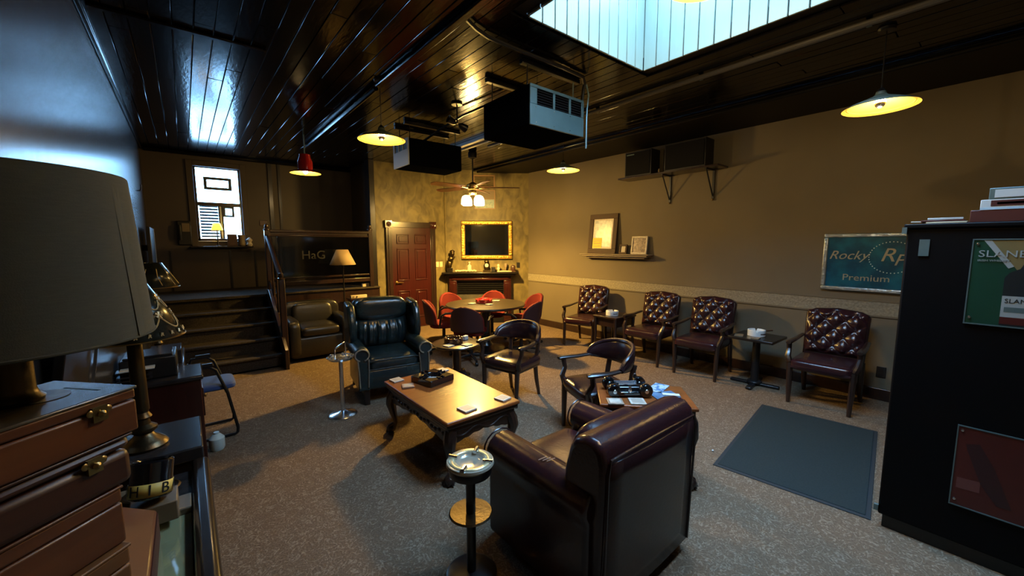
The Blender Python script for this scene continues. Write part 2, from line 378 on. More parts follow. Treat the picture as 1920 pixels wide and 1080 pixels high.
# skylight well
b = new(); t = .05; ZT = 4.03
bx(b, SX0-t, SX0, SY0-t, SY1+t, ZC+.12, ZT); bx(b, SX1, SX1+t, SY0-t, SY1+t, ZC+.12, ZT); bx(b, SX0, SX1, SY0-t, SY0, ZC+.12, ZT); bx(b, SX0, SX1, SY1, SY1+t, ZC+.12, ZT)
well = st('trim_skylight_well', b, m_well)
def boards(n, along, fixed, x0, x1):
    w = (x1-x0)/n
    for i in range(n):
        b = new()
        d = .016 + random.uniform(-.002, .002)
        box(b, (0, 0, 0), (w-.007, d, ZT-ZC+.0) if along == 'x' else (d, w-.007, ZT-ZC))
        o = obj('plank', b, m_well, well, bev=.003, seg=1)
        c = x0 + w*(i+.5); o.location = (c, fixed, (ZT+ZC)/2) if along == 'x' else (fixed, c, (ZT+ZC)/2)
boards(11, 'x', SY1-.008, SX0+.016, SX1-.016); boards(15, 'y', SX1-.008, SY0+.016, SY1-.016); boards(11, 'x', SY0+.008, SX0+.016, SX1-.016); boards(15, 'y', SX0+.008, SY0+.016, SY1-.016)
b = new(); bx(b, SX0, SX1, SY0, SY1, ZT+.01, ZT+.016); obj('window_skylight', b, m_glass, kind='structure')

# frieze, baseboards
b = new(); bx(b, XR-.008, XR, YF, 6.48, .92, 1.075); st('trim_frieze', b, m_frieze)
b = new(); bx(b, XR-.013, XR, YF, 6.48, .905, .925); bx(b, XR-.013, XR, YF, 6.48, 1.07, 1.085); st('trim_frieze_edging', b, m_wall_r)
b = new(); bx(b, XR-.025, XR, YF, 6.48, 0, .13); st('baseboard_right', b, m_dwood, bev=.006)
b = new(); bx(b, 0, CL, -.025, 0, 0, .13); st('baseboard_corner', b, m_dwood, bev=.006, loc=A2, rot=(0, 0, CRZ))
b = new(); bx(b, 4.09, 4.33, YD-.025, YD, 0, .13); bx(b, 2.8, 3.01, YD-.025, YD, 0, .13); st('baseboard_door_wall', b, m_dwood, bev=.006)

# platform and stairs
PZ, PY = .925, 7.33
b = new(); bx(b, XL, 2.8, PY+.02, YB, 0, PZ-.03); st('trim_platform_face', b, m_dwood)
b = new(); bx(b, XL, 2.8, PY-.02, YB, PZ-.03, PZ); st('floor_platform', b, m_step, bev=.012)
b = new(); bx(b, XL, .97, 6.27, PY+.02, 0, .02); stairs = st('trim_staircase', b, m_step)
for k in range(5):
    y0 = 6.25 + .27*k
    b = new(); bx(b, XL, .97, y0+.02, PY+.03, .185*k+.0, .185*(k+1)-.035); obj('riser', b, m_step, stairs)
    b = new(); bx(b, XL, .975, y0-.015, (y0+.30 if k < 4 else PY-.02), .185*(k+1)-.035, .185*(k+1)); obj('tread', b, m_step, stairs, bev=.014, seg=3)
b = new(); prism(b, [(6.05, 0), (6.33, 0), (PY, .7), (PY, 1.0), (7.13, 1.0), (6.05, .27)], .045, Matrix(((0, 1, 0, .965), (1, 0, 0, 0), (0, 0, 1, 0), (0, 0, 0, 1)))); obj('stringer', b, m_dwood, stairs, bev=.006)

# ------------------------------------------------------------------ stair railing
rail = thing('stair_railing', 'dark wood stair and landing railing with a smoked glass panel', 'railing', (0, 0, 0))
def newel(x, y, z0, z1, w=.075):
    b = new(); box(b, (x, y, (z0+z1)/2), (w, w, z1-z0)); obj('newel_post', b, m_dwood, rail, bev=.008)
    b = new(); lathe(b, [(w*.62, 0), (w*.62, .018), (w*.3, .03), (w*.42, .05), (w*.34, .085), (0, .10)], 14, (x, y, z1)); obj('finial', b, m_dwood, rail)
newel(1.03, 7.36, PZ, 1.93); newel(1.015, 6.30, 0, 1.22); newel(2.655, 7.36, PZ, 1.96)
RZ = 1.94
b = new(); bx(b, 1.06, 2.64, 7.32, 7.40, RZ-.045, RZ); bx(b, 1.06, 2.64, 7.33, 7.39, RZ-.11, RZ-.085); bx(b, 1.06, 2.64, 7.345, 7.375, RZ-.09, RZ-.04); obj('top_rail', b, m_dwood, rail, bev=.008)
b = new(); bx(b, 1.06, 2.64, 7.33, 7.39, 1.03, 1.10); bx(b, 1.06, 2.64, 7.335, 7.385, 1.14, 1.17); obj('base_rail', b, m_dwood, rail, bev=.006)
b = new(); bx(b, 1.14, 2.62, 7.357, 7.363, 1.16, RZ-.10); gp = obj('glass_panel', b, m_glass_d, rail)
m_ghost = mat('faint_lettering', (.018, .017, .016), .6)  # faint dark letters set just in front of the glass panel
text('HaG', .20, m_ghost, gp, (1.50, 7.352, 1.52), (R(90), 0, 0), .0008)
b = new(); tube(b, [(1.03, 7.33, 1.83), (1.02, 6.8, 1.53), (1.015, 6.30, 1.25)], .034, 10); obj('hand_rail', b, m_dwood, rail)
b = new(); tube(b, [(1.03, 7.33, 1.12), (1.015, 6.33, .42)], .022, 8)
obj('lower_rail', b, m_dwood, rail)
for t_ in (.3, .62):
    y = 7.33-t_*1.0; zt = 1.83-.58*t_; zb = 1.12-.7*t_
    b = new(); lathe(b, [(.016, zb), (.022, zb+.1), (.013, zb+.2), (.013, zt-.15), (.02, zt-.08), (.014, zt)], 10, (1.025, y, 0)); obj('baluster', b, m_dwood, rail)
b = new(); lathe(b, [(.022, PZ), (.022, PZ+.3), (.03, PZ+.34), (.02, PZ+.4), (.018, 1.72), (.03, 1.76), (.022, 1.84)], 12, (1.20, 7.43, 0)); obj('baluster', b, m_dwood, rail)
# trim: small cream box on platform edge by the post
b = new(); bx(b, 2.50, 2.66, 7.40, 7.46, PZ, PZ+.06); tag(obj('cream_box', b, m_cream, bev=.004), 'small pale box on the landing edge beside the dark wall post', 'box')

# ------------------------------------------------------------------ window
win = bpy.data.objects.new('window_1', None); COL.objects.link(win); win['kind'] = 'structure'
def wp(name, m, *bs, bev=.004):
    b = new()
    for q in bs: bx(b, *q)
    return obj(name, b, m, win, bev=bev)
Y0, Y1 = YB+.02, YB+.07
wp('window_frame', m_case, (WX0, WX0+.035, Y0, Y1, WZ0, WZ1), (WX1-.03, WX1, Y0, Y1, WZ0, WZ1), (WX0, WX1, Y0, Y1, WZ1-.02, WZ1), (WX0, WX1, Y0, Y1, WZ0, WZ0+.05))
wp('meeting_rail', m_case, (WX0+.03, WX1-.03, Y0, Y1, 2.37, 2.435))
wp('mullion', m_fwhite, (.535, .565, Y0+.01, Y1, WZ0+.05, 2.385)); wp('mullion', m_case, (.515, .535, Y0, Y1, WZ0+.05, 2.385)); wp('mullion', m_case, (.565, .585, Y0, Y1, WZ0+.05, 2.385))
b = new(); bx(b, WX0, WX1, YB+.045, YB+.05, 2.42, WZ1-.02); obj('pane', b, m_glass, win)
b = new(); bx(b, WX0, WX1, YB+.045, YB+.05, WZ0+.04, 2.39); obj('pane', b, m_glass, win)
m_slat = mat('blind_slat', (.05, .07, .09), .6)
for i in range(11):
    z = WZ0+.09+i*.052
    b = new(); box(b, (.385, YB+.085, z), (.26, .036, .004), rot=(R(72), 0, 0)); obj('blind_slat', b, m_slat, win)
wp('window_sill', m_case, (.09, .98, YB-.17, YB+.02, 1.655, 1.675)); wp('sill_lip', m_fwhite, (.20, .87, YB-.01, YB+.03, WZ0-.005, WZ0+.01))
wp('casing', m_wall_b, (WX0-.09, WX0, YB-.03, YB, 1.675, WZ1+.09), (WX1, WX1+.09, YB-.03, YB, 1.675, WZ1+.09), (WX0, WX1, YB-.03, YB, WZ1, WZ1+.09))
def hoop(name, x0, x1, z0, z1, t, lab):
    b = new(); y0, y1 = YB+.012, YB+.03
    bx(b, x0, x1, y0, y1, z1-t, z1); bx(b, x0, x1, y0, y1, z0, z0+t); bx(b, x0, x0+t, y0, y1, z0+t, z1-t); bx(b, x1-t, x1, y0, y1, z0+t, z1-t)
    b2 = obj(name, b, m_slat); tag(b2, lab, 'sign frame'); return b2
hoop('sign_frame', .34, .735, 2.65, 2.865, .045, 'hollow rectangular dark frame in the bright upper window pane')
hoop('sign_frame', .585, .745, 2.19, 2.372, .032, 'smaller dark frame in the lower right window pane')
# things on the sill
t = thing('window_lamp', 'tiny table lamp with glowing amber shade on the window sill', 'lamp', (.47, YB-.08, 1.675))
b = new(); lathe(b, [(.045, 0), (.045, .012), (.012, .02), (.008, .27), (.008, .30)], 12); obj('stem', b, m_black_m, t)
b = new(); lathe(b, [(.085, .28), (.05, .40)], 18, cap=False); obj('lamp_shade', b, m_amber, t, solid=.003)
lamp_light('bulb_light', (0, 0, .33), .6, t)
b = new(); bx(b, -.07, .07, -.05, .05, 0, .21); bx(b, -.06, .06, -.055, -.05, .02, .19); tag(obj('tin', b, m_boxd, bev=.006), 'dark square tin on the window sill under the right pane', 'tin', loc=(.675, YB-.09, 1.6755))
b = new(); lathe(b, [(.04, 0), (.055, .02), (.05, .12), (.06, .20), (.055, .2), (.045, .12), (0, .02)], 14); tag(obj('vase', b, m_ledge), 'tan flared vase right of the square tin on the window sill', 'vase', loc=(.815, YB-.09, 1.6755))
b = new(); lathe(b, [(.035, 0), (.05, .03), (.03, .07), (.05, .11), (.02, .15), (0, .16)], 14); tag(obj('figurine', b, m_tile), 'small pale lobed figurine at the right end of the window sill', 'figurine', loc=(.93, YB-.09, 1.675))
t = thing('wall_phone', 'dark wall telephone with pale card left of the window', 'telephone', (.03, YB-.001, 1.70))
b = new(); bx(b, -.09, .09, -.06, 0, 0, .40); obj('body', b, m_plas, t, bev=.01)
b = new(); bx(b, -.03, .07, -.075, -.06, .22, .36); obj('card', b, m_ledge, t)
b = new(); tube(b, [(-.06, -.08, .08), (-.06, -.095, .2), (-.06, -.08, .33)], .02, 8); obj('handset', b, m_plas, t)
b = new(); bx(b, 0, .12, -.01, 0, 0, .10); tag(obj('switch_plate', b, m_boxd, bev=.003), 'dim switch plate on the dark wall beside the landing rail', 'switch plate', loc=(1.12, YB-.001, 2.05))

# left wall fittings
t = thing('wall_television', 'thin flat screen seen edge-on on the left wall beyond the lamps', 'television', (XL, 7.6, 1.38))
b = new(); bx(b, .06, .10, -.45, .45, 0, .56); obj('screen', b, m_plas, t, bev=.005)
b = new(); bx(b, .06, .104, .45, .462, 0, .56); obj('edge', b, m_white_metal, t)
b = new(); bx(b, 0, .06, -.04, .04, .24, .32); obj('bracket', b, m_black_m, t)
b = new(); tube(b, [(0, 0, 0), (.03, 0, 0), (.045, 0, .03), (.045, 0, .08)], .008, 8); tag(obj('wall_hook', b, m_black_m), 'small black hook high on the left wall', 'hook', loc=(XL, 7.35, 2.42))
t = thing('wall_picture', 'dark framed picture tilted low on the left wall behind the lamp', 'picture', (XL, 2.45, 1.02))
b = new(); box(b, (.035, 0, .17), (.03, .62, .36), rot=(0, R(9), 0)); obj('panel', b, m_plas, t, bev=.004)
b = new(); box(b, (.065, .302, .17), (.012, .012, .36), rot=(0, R(9), 0)); box(b, (.036, 0, -.012), (.04, .62, .012)); obj('frame_edge', b, m_chrome, t)

# ------------------------------------------------------------------ door
door = bpy.data.objects.new('door_1', None); COL.objects.link(door); door.location = (3.545, YD, 0); door['kind'] = 'structure'
hw = .41
b = new(); box(b, (0, -.02, 1.015), (2*hw, .03, 2.03)); leaf = obj('leaf', b, m_door, door)
for sx_ in (-1, 1):
    for z0, z1 in ((.22, .78), (.98, 1.62), (1.71, 1.90)):
        b = new(); cx = sx_*.19; w = .26
        for (x0, x1, za, zb) in ((cx-w/2, cx+w/2, z1-.02, z1), (cx-w/2, cx+w/2, z0, z0+.02), (cx-w/2, cx-w/2+.02, z0+.02, z1-.02), (cx+w/2-.02, cx+w/2, z0+.02, z1-.02)): bx(b, x0, x1, -.05, -.035, za, zb)
        bx(b, cx-w/2+.045, cx+w/2-.045, -.046, -.035, z0+.045, z1-.045)
        obj('panel', b, m_door, door, bev=.006)
b = new(); bx(b, -hw-.12, -hw, -.045, 0, 0, 2.05); bx(b, hw, hw+.12, -.045, 0, 0, 2.05); bx(b, -hw, hw, -.045, 0, 2.03, 2.14)
for s in (-1, 1): bx(b, s*(hw+.06)-.02, s*(hw+.06)+.02, -.055, -.045, 0, 2.03)
obj('casing', b, m_dwood, door, bev=.006)
for s in (-1, 1):
    b = new(); bx(b, s*(hw+.065)-.07, s*(hw+.065)+.07, -.06, 0, 2.02, 2.16)
    lathe(b, [(.05, 0), (.05, .01), (.03, .004), (.018, .014), (0, .016)], 16, M=Matrix.Translation((s*(hw+.065), -.06, 2.09)) @ Matrix.Rotation(R(90), 4, 'X')); obj('rosette', b, m_cherry, door, bev=.003)
b = new(); lathe(b, [(.03, 0), (.03, .012), (.012, .016), (.012, .05)], 16, M=Matrix.Translation((-hw+.07, -.035, .95)) @ Matrix.Rotation(R(90), 4, 'X')); tube(b, [(-hw+.07, -.08, .95), (-hw+.12, -.082, .955), (-hw+.19, -.08, .945)], .011, 8); obj('handle', b, m_brass, door)
b = new(); bx(b, -hw, hw, -.06, -.005, 0, .012); obj('threshold', b, m_chrome, door)
# switches beside the door
for xx, l in ((4.13, 'cream double light switch plate left of the pair by the door'), (4.215, 'cream double light switch plate nearest the fireplace')):
    t = thing('light_switch', l, 'switch', (xx, YD, 1.22))
    b = new(); bx(b, -.034, .034, -.008, 0, 0, .115); obj('plate', b, m_cream, t, bev=.003)
    b = new(); box(b, (0, -.014, .058), (.012, .016, .026)); obj('toggle', b, m_paper, t)

# ------------------------------------------------------------------ fireplace corner
def cw(x, off, z):  # corner-wall coordinates to world
    d = (B2-A2).normalized(); n = Vector((-d.y, d.x, 0))
    p = A2 + d*x - n*off; return Vector((p.x, p.y, z))
fp = thing('fireplace', 'dark cherry mantel fireplace with black louvred firebox in the corner', 'fireplace', cw(.74, 0, 0), CRZ)
b = new(); bx(b, -.80, .80, -.27, 0, 1.075, 1.115); bx(b, -.75, .75, -.22, 0, 1.03, 1.075); obj('mantel_shelf', b, m_black_w, fp, bev=.012)
b = new(); bx(b, -.66, .66, -.14, 0, .93, 1.03); bx(b, -.60, .60, -.16, -.14, .94, .985); obj('frieze_board', b, m_cherry, fp, bev=.008)
for s in (-1, 1):
    b = new(); bx(b, min(s*.66, s*.5), max(s*.66, s*.5), -.14, 0, 0, .93); bx(b, min(s*.63, s*.53), max(s*.63, s*.53), -.155, -.14, .12, .88); obj('pilaster', b, m_cherry, fp, bev=.008)
b = new(); bx(b, -.5, .5, -.06, 0, 0, .93); obj('firebox', b, m_black_m, fp)
b = new(); bx(b, -.5, .5, -.085, -.06, .30, .62); obj('slate_panel', b, m_stone, fp)
for i in range(5):
    b = new(); box(b, (0, -.075, .68+i*.045), (.96, .03, .012), rot=(R(25), 0, 0)); obj('louvre', b, m_black_m, fp)
mir = thing('wall_mirror', 'rectangular gilt framed mirror above the fireplace', 'mirror', cw(.885, 0, 1.38), CRZ)
b = new(); mw, mh, ft = .545, .815, .085
prof = lambda x0, x1, z0, z1: bx(b, x0, x1, -.055, -.004, z0, z1)
prof(-mw, mw, 0, ft); prof(-mw, mw, mh-ft, mh); prof(-mw, -mw+ft, ft, mh-ft); prof(mw-ft, mw, ft, mh-ft); obj('frame', b, m_gilt, mir, bev=.018)
b = new()
for i in range(22):
    xx = -mw+.05+i*(2*mw-.1)/21
    for zz in (.045, mh-.045): cushion(b, (xx, -.058, zz), (.04, .02, .05), .9, nu=8, nv=5)
for i in range(15):
    zz = .05+i*(mh-.1)/14
    for xx in (-mw+.045, mw-.045): cushion(b, (xx, -.058, zz), (.05, .02, .04), .9, nu=8, nv=5)
o = obj('frame_ornament', b, m_gilt, mir); o['kind'] = 'stuff'
b = new(); bx(b, -mw+ft-.01, mw-ft+.01, -.03, -.012, ft-.01, mh-ft+.01); obj('glass', b, m_mirror, mir)
v = thing('air_vent', 'brown framed vent grille high above the mirror', 'vent', cw(.84, 0, 2.88), CRZ)
b = new(); bx(b, -.23, .23, -.02, 0, 0, .03); bx(b, -.23, .23, -.02, 0, .24, .27); bx(b, -.23, -.20, -.02, 0, .03, .24); bx(b, .20, .23, -.02, 0, .03, .24); obj('frame', b, m_duct, v, bev=.003)
for i in range(7):
    b = new(); box(b, (0, -.008, .045+i*.03), (.4, .018, .003), rot=(R(40), 0, 0)); obj('slat', b, m_boxd, v)
n_ = thing('wall_notice', 'framed pale notice behind the ceiling fan lights', 'notice', cw(.85, 0, 2.44), CRZ)
b = new(); bx(b, -.22, .22, -.012, 0, 0, .40); obj('frame', b, m_duct, n_)
b = new(); bx(b, -.20, .20, -.014, -.010, .02, .20); obj('sheet', b, mat('pale_blue_print', (.35, .42, .42), .5, col2=(.2, .3, .34), scale=20), n_)
b = new(); bx(b, -.20, .20, -.014, -.010, .21, .38); obj('sheet', b, m_ledge, n_)
b = new(); bx(b, -.035, .035, -.008, 0, 0, .115); tag(obj('outlet', b, m_plas, bev=.003), 'black outlet plate right of the mantel shelf', 'outlet', loc=cw(1.56, 0, 1.19), rz=CRZ)
# mantel items
mz = 1.1165
def onm(x, off=.14): return cw(x, off, mz)
t = thing('bronze_statuette', 'tall bronze bust statuette on the left end of the mantel', 'statuette', onm(.10, .13), CRZ)
b = new(); bx(b, -.06, .06, -.05, .05, 0, .09); obj('plinth', b, m_black_w, t, bev=.004)
b = new(); cushion(b, (-.01, 0, .16), (.11, .09, .18), .8); cushion(b, (.02, -.01, .27), (.12, .09, .13), .9, rot=(0, R(30), 0)); cushion(b, (.06, 0, .39), (.09, .09, .12), .95); cushion(b, (.055, 0, .43), (.105, .10, .07), .95); tube(b, [(.03, -.04, .24), (.08, -.07, .28), (.11, -.06, .33)], .02, 8); obj('figure', b, m_brass_d, t)
b = new()
for i in range(14): cushion(b, (-.21+i*.032, random.uniform(-.02, .02), .02+random.uniform(0, .012)), (.045, .05, .04), .9, nu=8, nv=6)
gl = obj('garland', b, m_cream); tag(gl, 'low garland of pale gilt leaves along the mantel', 'garland', loc=onm(.44, .15), rz=CRZ); gl['kind'] = 'stuff'
b = new(); lathe(b, [(.045, 0), (.05, .02), (.05, .12), (.02, .15), (.016, .18), (.024, .185), (.024, .21), (0, .21)], 14); tag(obj('decanter', b, m_tile), 'pale stoppered bottle behind the mantel garland', 'bottle', loc=onm(.51, .05))
t = thing('mantel_clock', 'dark ornate clock figure at the middle of the mantel', 'clock', onm(.88, .12), CRZ)
b = new(); bx(b, -.08, .08, -.05, .05, 0, .04); cushion(b, (0, 0, .11), (.13, .09, .15), .8); cushion(b, (0, 0, .21), (.10, .08, .09), .9); obj('body', b, m_brass_d, t)
b = new(); lathe(b, [(.04, 0), (.04, .01), (0, .012)], 14, M=Matrix.Translation((0, -.045, .14)) @ Matrix.Rotation(R(90), 4, 'X')); obj('dial', b, m_tile, t)
b = new(); bx(b, -.045, .045, -.04, .04, 0, .10); tag(obj('black_box', b, m_plas, bev=.006), 'small black box right of the mantel clock', 'box', loc=onm(1.02, .12), rz=CRZ)
b = new(); lathe(b, [(.03, 0), (.02, .02), (.035, .06), (.02, .10), (.032, .13), (.02, .16), (0, .165)], 12); tag(obj('nutcracker', b, m_cream), 'small pale figurine on the right part of the mantel', 'figurine', loc=onm(1.13, .15))
b = new(); bx(b, -.13, .13, -.03, .03, 0, .022); tag(obj('tray', b, m_cream, bev=.004), 'narrow pale tray on the right part of the mantel', 'tray', loc=onm(1.28, .17), rz=CRZ)
b = new(); lathe(b, [(.03, 0), (.008, .01), (.008, .07), (.035, .12), (.032, .17)], 12); tag(obj('wine_glass', b, m_tile2), 'stemmed glass behind the pale mantel tray', 'glass', loc=onm(1.29, .07))
b = new(); cushion(b, (0, 0, .065), (.10, .07, .15), .7); bx(b, -.055, .055, -.03, .03, 0, .02); tag(obj('mantel_photo', b, m_boxd), 'dark arched photo frame at the right end of the mantel', 'photo frame', loc=onm(1.44, .16), rz=CRZ-.15)

# ------------------------------------------------------------------ seating
# club armchair (front = +Y)
def face(v): return math.atan2(v[1], v[0]) - pi/2
ca = thing('club_armchair', 'large dark burgundy leather club armchair in the foreground seen from behind', 'armchair', (1.69, 1.40, 0), 0)
b = new(); cushion(b, (0, .02, .20), (.80, .72, .30), .12, .25, nu=40); obj('base', b, m_burg2, ca)
for s in (-1, 1):
    b = new(); prof = [(-.085, .05), (.085, .05), (.085, .44)] + [(.0+.105*cos(a), .535+.095*sin(a)) for a in [R(-40+i*26) for i in range(11)]] + [(-.085, .44)]
    prism(b, prof, .72, Matrix.Translation((s*.345, -.36, 0))); obj('arm', b, m_burg, ca, bev=.022, seg=3, ang=50)
    b = new(); tube(b, [(s*.345 + .108*cos(a), .365, .535+.098*sin(a)) for a in [R(-60+i*20) for i in range(16)]], .005, 6); obj('arm_piping', b, m_burg2, ca)
b = new(); cushion(b, (0, .09, .40), (.52, .60, .19), .22, .5, nu=40, nv=16); obj('seat_cushion', b, m_burg, ca)
b = new()
prof = [(-.40, .05), (-.41, .30), (-.425, .66), (-.425, .76), (-.41, .82), (-.37, .855), (-.31, .86), (-.255, .84), (-.22, .79), (-.19, .68), (-.17, .40), (-.17, .05)]
prism(b, prof, .785, Matrix(((0, 1, 0, -.395), (1, 0, 0, 0), (0, 0, 1, 0), (0, 0, 0, 1)))); obj('backrest', b, m_burg, ca, bev=.03, seg=3, ang=55)
b = new(); cushion(b, (0, -.16, .60), (.50, .18, .40), .3, .5, rot=(R(10), 0, 0)); obj('back_cushion', b, m_burg, ca)
b = new(); sheet(b, lambda u, v: (-.365+.725*u, -.412-.010*sin(pi*u)-.016*(v), .07+.70*v), 8, 8); obj('rear_panel', b, m_burg2, ca, solid=.012)
b = new(); tube(b, [(-.375, -.418, .07), (-.38, -.434, .72), (-.36, -.430, .79), (0, -.436, .80), (.355, -.430, .79), (.378, -.434, .72), (.37, -.418, .07)], .006, 6); obj('back_piping', b, m_burg2, ca)
for sx_ in (-1, 1):
    for sy in (-1, 1):
        b = new(); lathe(b, [(.022, 0), (.028, .06)], 12, (sx_*.34, sy*.30, 0)); obj('foot', b, m_dwood, ca)

b = new()
for i in range(3): box(b, (-.375+.012*i, -.03-.018*i, .634), (.045, .005, .0012), rot=(0, R(-12), R(-20)))
obj('scuff_marks', b, mat('worn_leather_scuff', (.30, .17, .13), .6), ca)['kind'] = 'stuff'
b = new(); box(b, (0, 0, .002), (.05, .03, .003)); tag(obj('paper_scrap', b, m_paper), 'white paper scrap on the club armchair seat against its back cushion', 'paper', loc=(1.50, 1.365, .497), rz=.4)
b = new(); cushion(b, (0, 0, .008), (.022, .016, .014), .9, nu=8, nv=6); tag(obj('paper_pellet', b, m_paper), 'tiny white pellet on the carpet beside the far left edge of the floor mat', 'litter', loc=(3.25, 1.37, 0))
# club / leather armchair by the stairs
la = thing('leather_armchair', 'black leather low armchair with square arms beside the stair railing', 'armchair', (1.50, 6.66, 0), pi)
b = new(); cushion(b, (0, 0, .21), (.84, .74, .34), .12, .25, nu=36); obj('base', b, m_blkl, la)
for s in (-1, 1):
    b = new(); cushion(b, (s*.36, .03, .34), (.16, .74, .56), .25, .35, nu=28); obj('arm', b, m_blkl, la)
b = new(); cushion(b, (0, .08, .43), (.57, .62, .17), .25, .5, nu=36); obj('seat_cushion', b, m_blkl, la)
b = new(); cushion(b, (0, -.30, .55), (.84, .20, .54), .2, .4, nu=36); obj('backrest', b, m_blkl, la)
b = new(); cushion(b, (0, -.19, .62), (.58, .18, .36), .3, .5, rot=(R(8), 0, 0)); obj('back_cushion', b, m_blkl, la)

# wing chair (front = +Y local, turned to face -Y)
m_trim_n = mat('pewter_nailheads', (.35, .31, .24), .3, metal=.9, bump=1.0, bscale=140)
wc = thing('wingback_chair', 'green-black leather wingback armchair with brass nailhead trim facing the coffee table', 'armchair', (1.755, 4.47, 0), pi-R(9))
b = new(); cushion(b, (0, .03, .27), (.66, .74, .24), .12, .25, nu=40); obj('seat_frame', b, m_green, wc)
b = new(); cushion(b, (0, .07, .42), (.54, .66, .17), .2, .5, nu=36, nv=14); obj('seat_cushion', b, m_green, wc)
for s in (-1, 1):
    b = new(); prof = [(-.06, .16), (.06, .16), (.055, .48)] + [(s*.015+.085*cos(a), .55+.075*sin(a)) for a in [R(-40+i*26) for i in range(11)]] + [(-.055, .48)]
    prism(b, prof, .60, Matrix.Translation((s*.325, -.20, 0))); obj('arm', b, m_green, wc, bev=.015, seg=2, ang=50)
    b = new(); tube(b, [(s*.325 + s*.015 + .07*cos(a), .408, .55+.062*sin(a)) for a in [R(-70+i*20) for i in range(17)]] , .008, 6)
    tube(b, [(s*.325-.05, .408, .50), (s*.325-.048, .408, .38), (s*.325-.04, .408, .2)], .007, 6); tube(b, [(s*.325+.06, .408, .50), (s*.325+.05, .408, .38), (s*.325+.045, .408, .2)], .007, 6)
    obj('nailhead_trim', b, m_trim_n, wc)
    b = new()
    prof = [(-.34, .45), (-.02, .56), (.05, .66), (.055, .78), (.02, .93), (-.06, 1.02), (-.34, 1.04)]
    prism(b, prof, .085, Matrix(((0, 1, 0, s*.365-.042), (1, 0, 0, 0), (0, 0, 1, 0), (0, 0, 0, 1)))); obj('wing', b, m_green, wc, bev=.032, seg=3, ang=60)
    b = new(); box(b, (s*.30, .355, .08), (.055, .055, .17)); obj('leg', b, m_dwood, wc, bev=.006)
    b = new(); tube(b, [(s*.30, -.33, .18), (s*.31, -.38, .0)], .028, 8); obj('leg', b, m_dwood, wc)
b = new(); tube(b, [(-.30, .33, .07), (-.30, -.35, .07)], .016, 6); tube(b, [(.30, .33, .07), (.30, -.35, .07)], .016, 6); tube(b, [(-.3, 0, .07), (.3, 0, .07)], .016, 6); obj('stretcher', b, m_dwood, wc)
b = new(); cushion(b, (0, -.33, .62), (.66, .16, .88), .2, .3, nu=36, rot=(R(8), 0, 0)); obj('backrest', b, m_green, wc)
b = new()
def pil(u, v):
    x = (u-.5)*.60; a = v*pi; r = .11
    pk = .022*abs(sin(u*19))*(sin(a)**2) + .008*sin(u*71+2+3*v)*sin(a)**2
    return (x*(1-.06*cos(a)**2), -.26 + (r+.05+pk)*sin(a)*sin(pi*min(max(u, .02), .98))**.25, .65 - .19*cos(a)*1.0)
sheet(b, pil, 60, 16); obj('lower_back_cushion', b, m_green, wc)
b = new(); cushion(b, (0, -.25, .94), (.60, .22, .27), .35, .6, nu=36); obj('head_cushion', b, m_green, wc)
b = new(); tube(b, [(-.29, .395, .375), (.29, .395, .375)], .009, 6); tube(b, [(-.27, .395, .465), (.27, .395, .465)], .007, 6); obj('seat_piping', b, m_green, wc)

# captain's chairs (front = +Y)
def captain(label, loc, rz):
    t = thing('captain_chair', label, 'chair', loc, rz, 'barrel-back chairs by the coffee table')
    b = new(); cushion(b, (0, 0, .425), (.52, .50, .13), .35, .6, nu=36, nv=14); obj('seat', b, m_burg2, t)
    b = new(); box(b, (0, 0, .375), (.46, .44, .05)); obj('seat_rail', b, m_dwood, t, bev=.01)
    for s in (-1, 1):
        b = new(); tube(b, [(s*.225, .21, .40), (s*.22, .215, .2), (s*.215, .22, 0)], [.028, .024, .018], 8); obj('leg', b, m_dwood, t)
        b = new(); tube(b, [(s*.18, -.19, .40), (s*.185, -.21, .2), (s*.195, -.25, 0)], [.028, .024, .018], 8); obj('leg', b, m_dwood, t)
        b = new(); tube(b, [(s*.18, -.20, .40), (s*.19, -.23, .55), (s*.195, -.25, .66)], .024, 8); obj('back_post', b, m_dwood, t)
        b = new(); tube(b, [(s*.235, .20, .40), (s*.25, .225, .48), (s*.262, .19, .55), (s*.275, .20, .62)], [.03, .026, .022, .024], 8); obj('arm_post', b, m_dwood, t)
        b = new(); tube(b, [(s*.28, .25, .635), (s*.285, .22, .638), (s*.285, .05, .638), (s*.275, -.08, .65)], [.026, .036, .030, .026], 10, sq=(1, .6)); obj('arm', b, m_dwood, t)
    b = new()
    def pad(u, v):
        a = R(180+12 + (180-24)*u) ; hgt = .215*(sin(pi*u)**.55)*.85+.03; zb = .63 - .03*sin(pi*u)
        w = 2*pi*v; r = .285 + .028*cos(w); z = zb + hgt/2 + (hgt/2)*sin(w)
        tilt = .10*(z-.6)
        return ((r+tilt)*cos(a), (r+tilt)*sin(a)*.98 - .0, z)
    sheet(b, pad, 36, 16); bmesh.ops.remove_doubles(b, verts=b.verts[:], dist=.0005); obj('backrest', b, m_burg2, t, ang=70)
    b = new()
    P = []
    for i in range(25):
        u = i/24; a = R(192+156*u); hgt = .215*(sin(pi*u)**.55)*.85+.03; z = .63-.03*sin(pi*u)+hgt; r = .285+.10*(z-.6)
        P.append((r*cos(a), r*sin(a)*.98, z))
    tube(b, P, .020, 8); obj('back_roll', b, m_burg2, t)
    return t
captain('burgundy barrel-back armchair at the far right side of the coffee table', (2.73, 3.34, 0), face((-.97, -.24)))
captain('burgundy barrel-back armchair behind the foreground club armchair by the small carved table', (2.78, 2.20, 0), face((-.93, .37)))

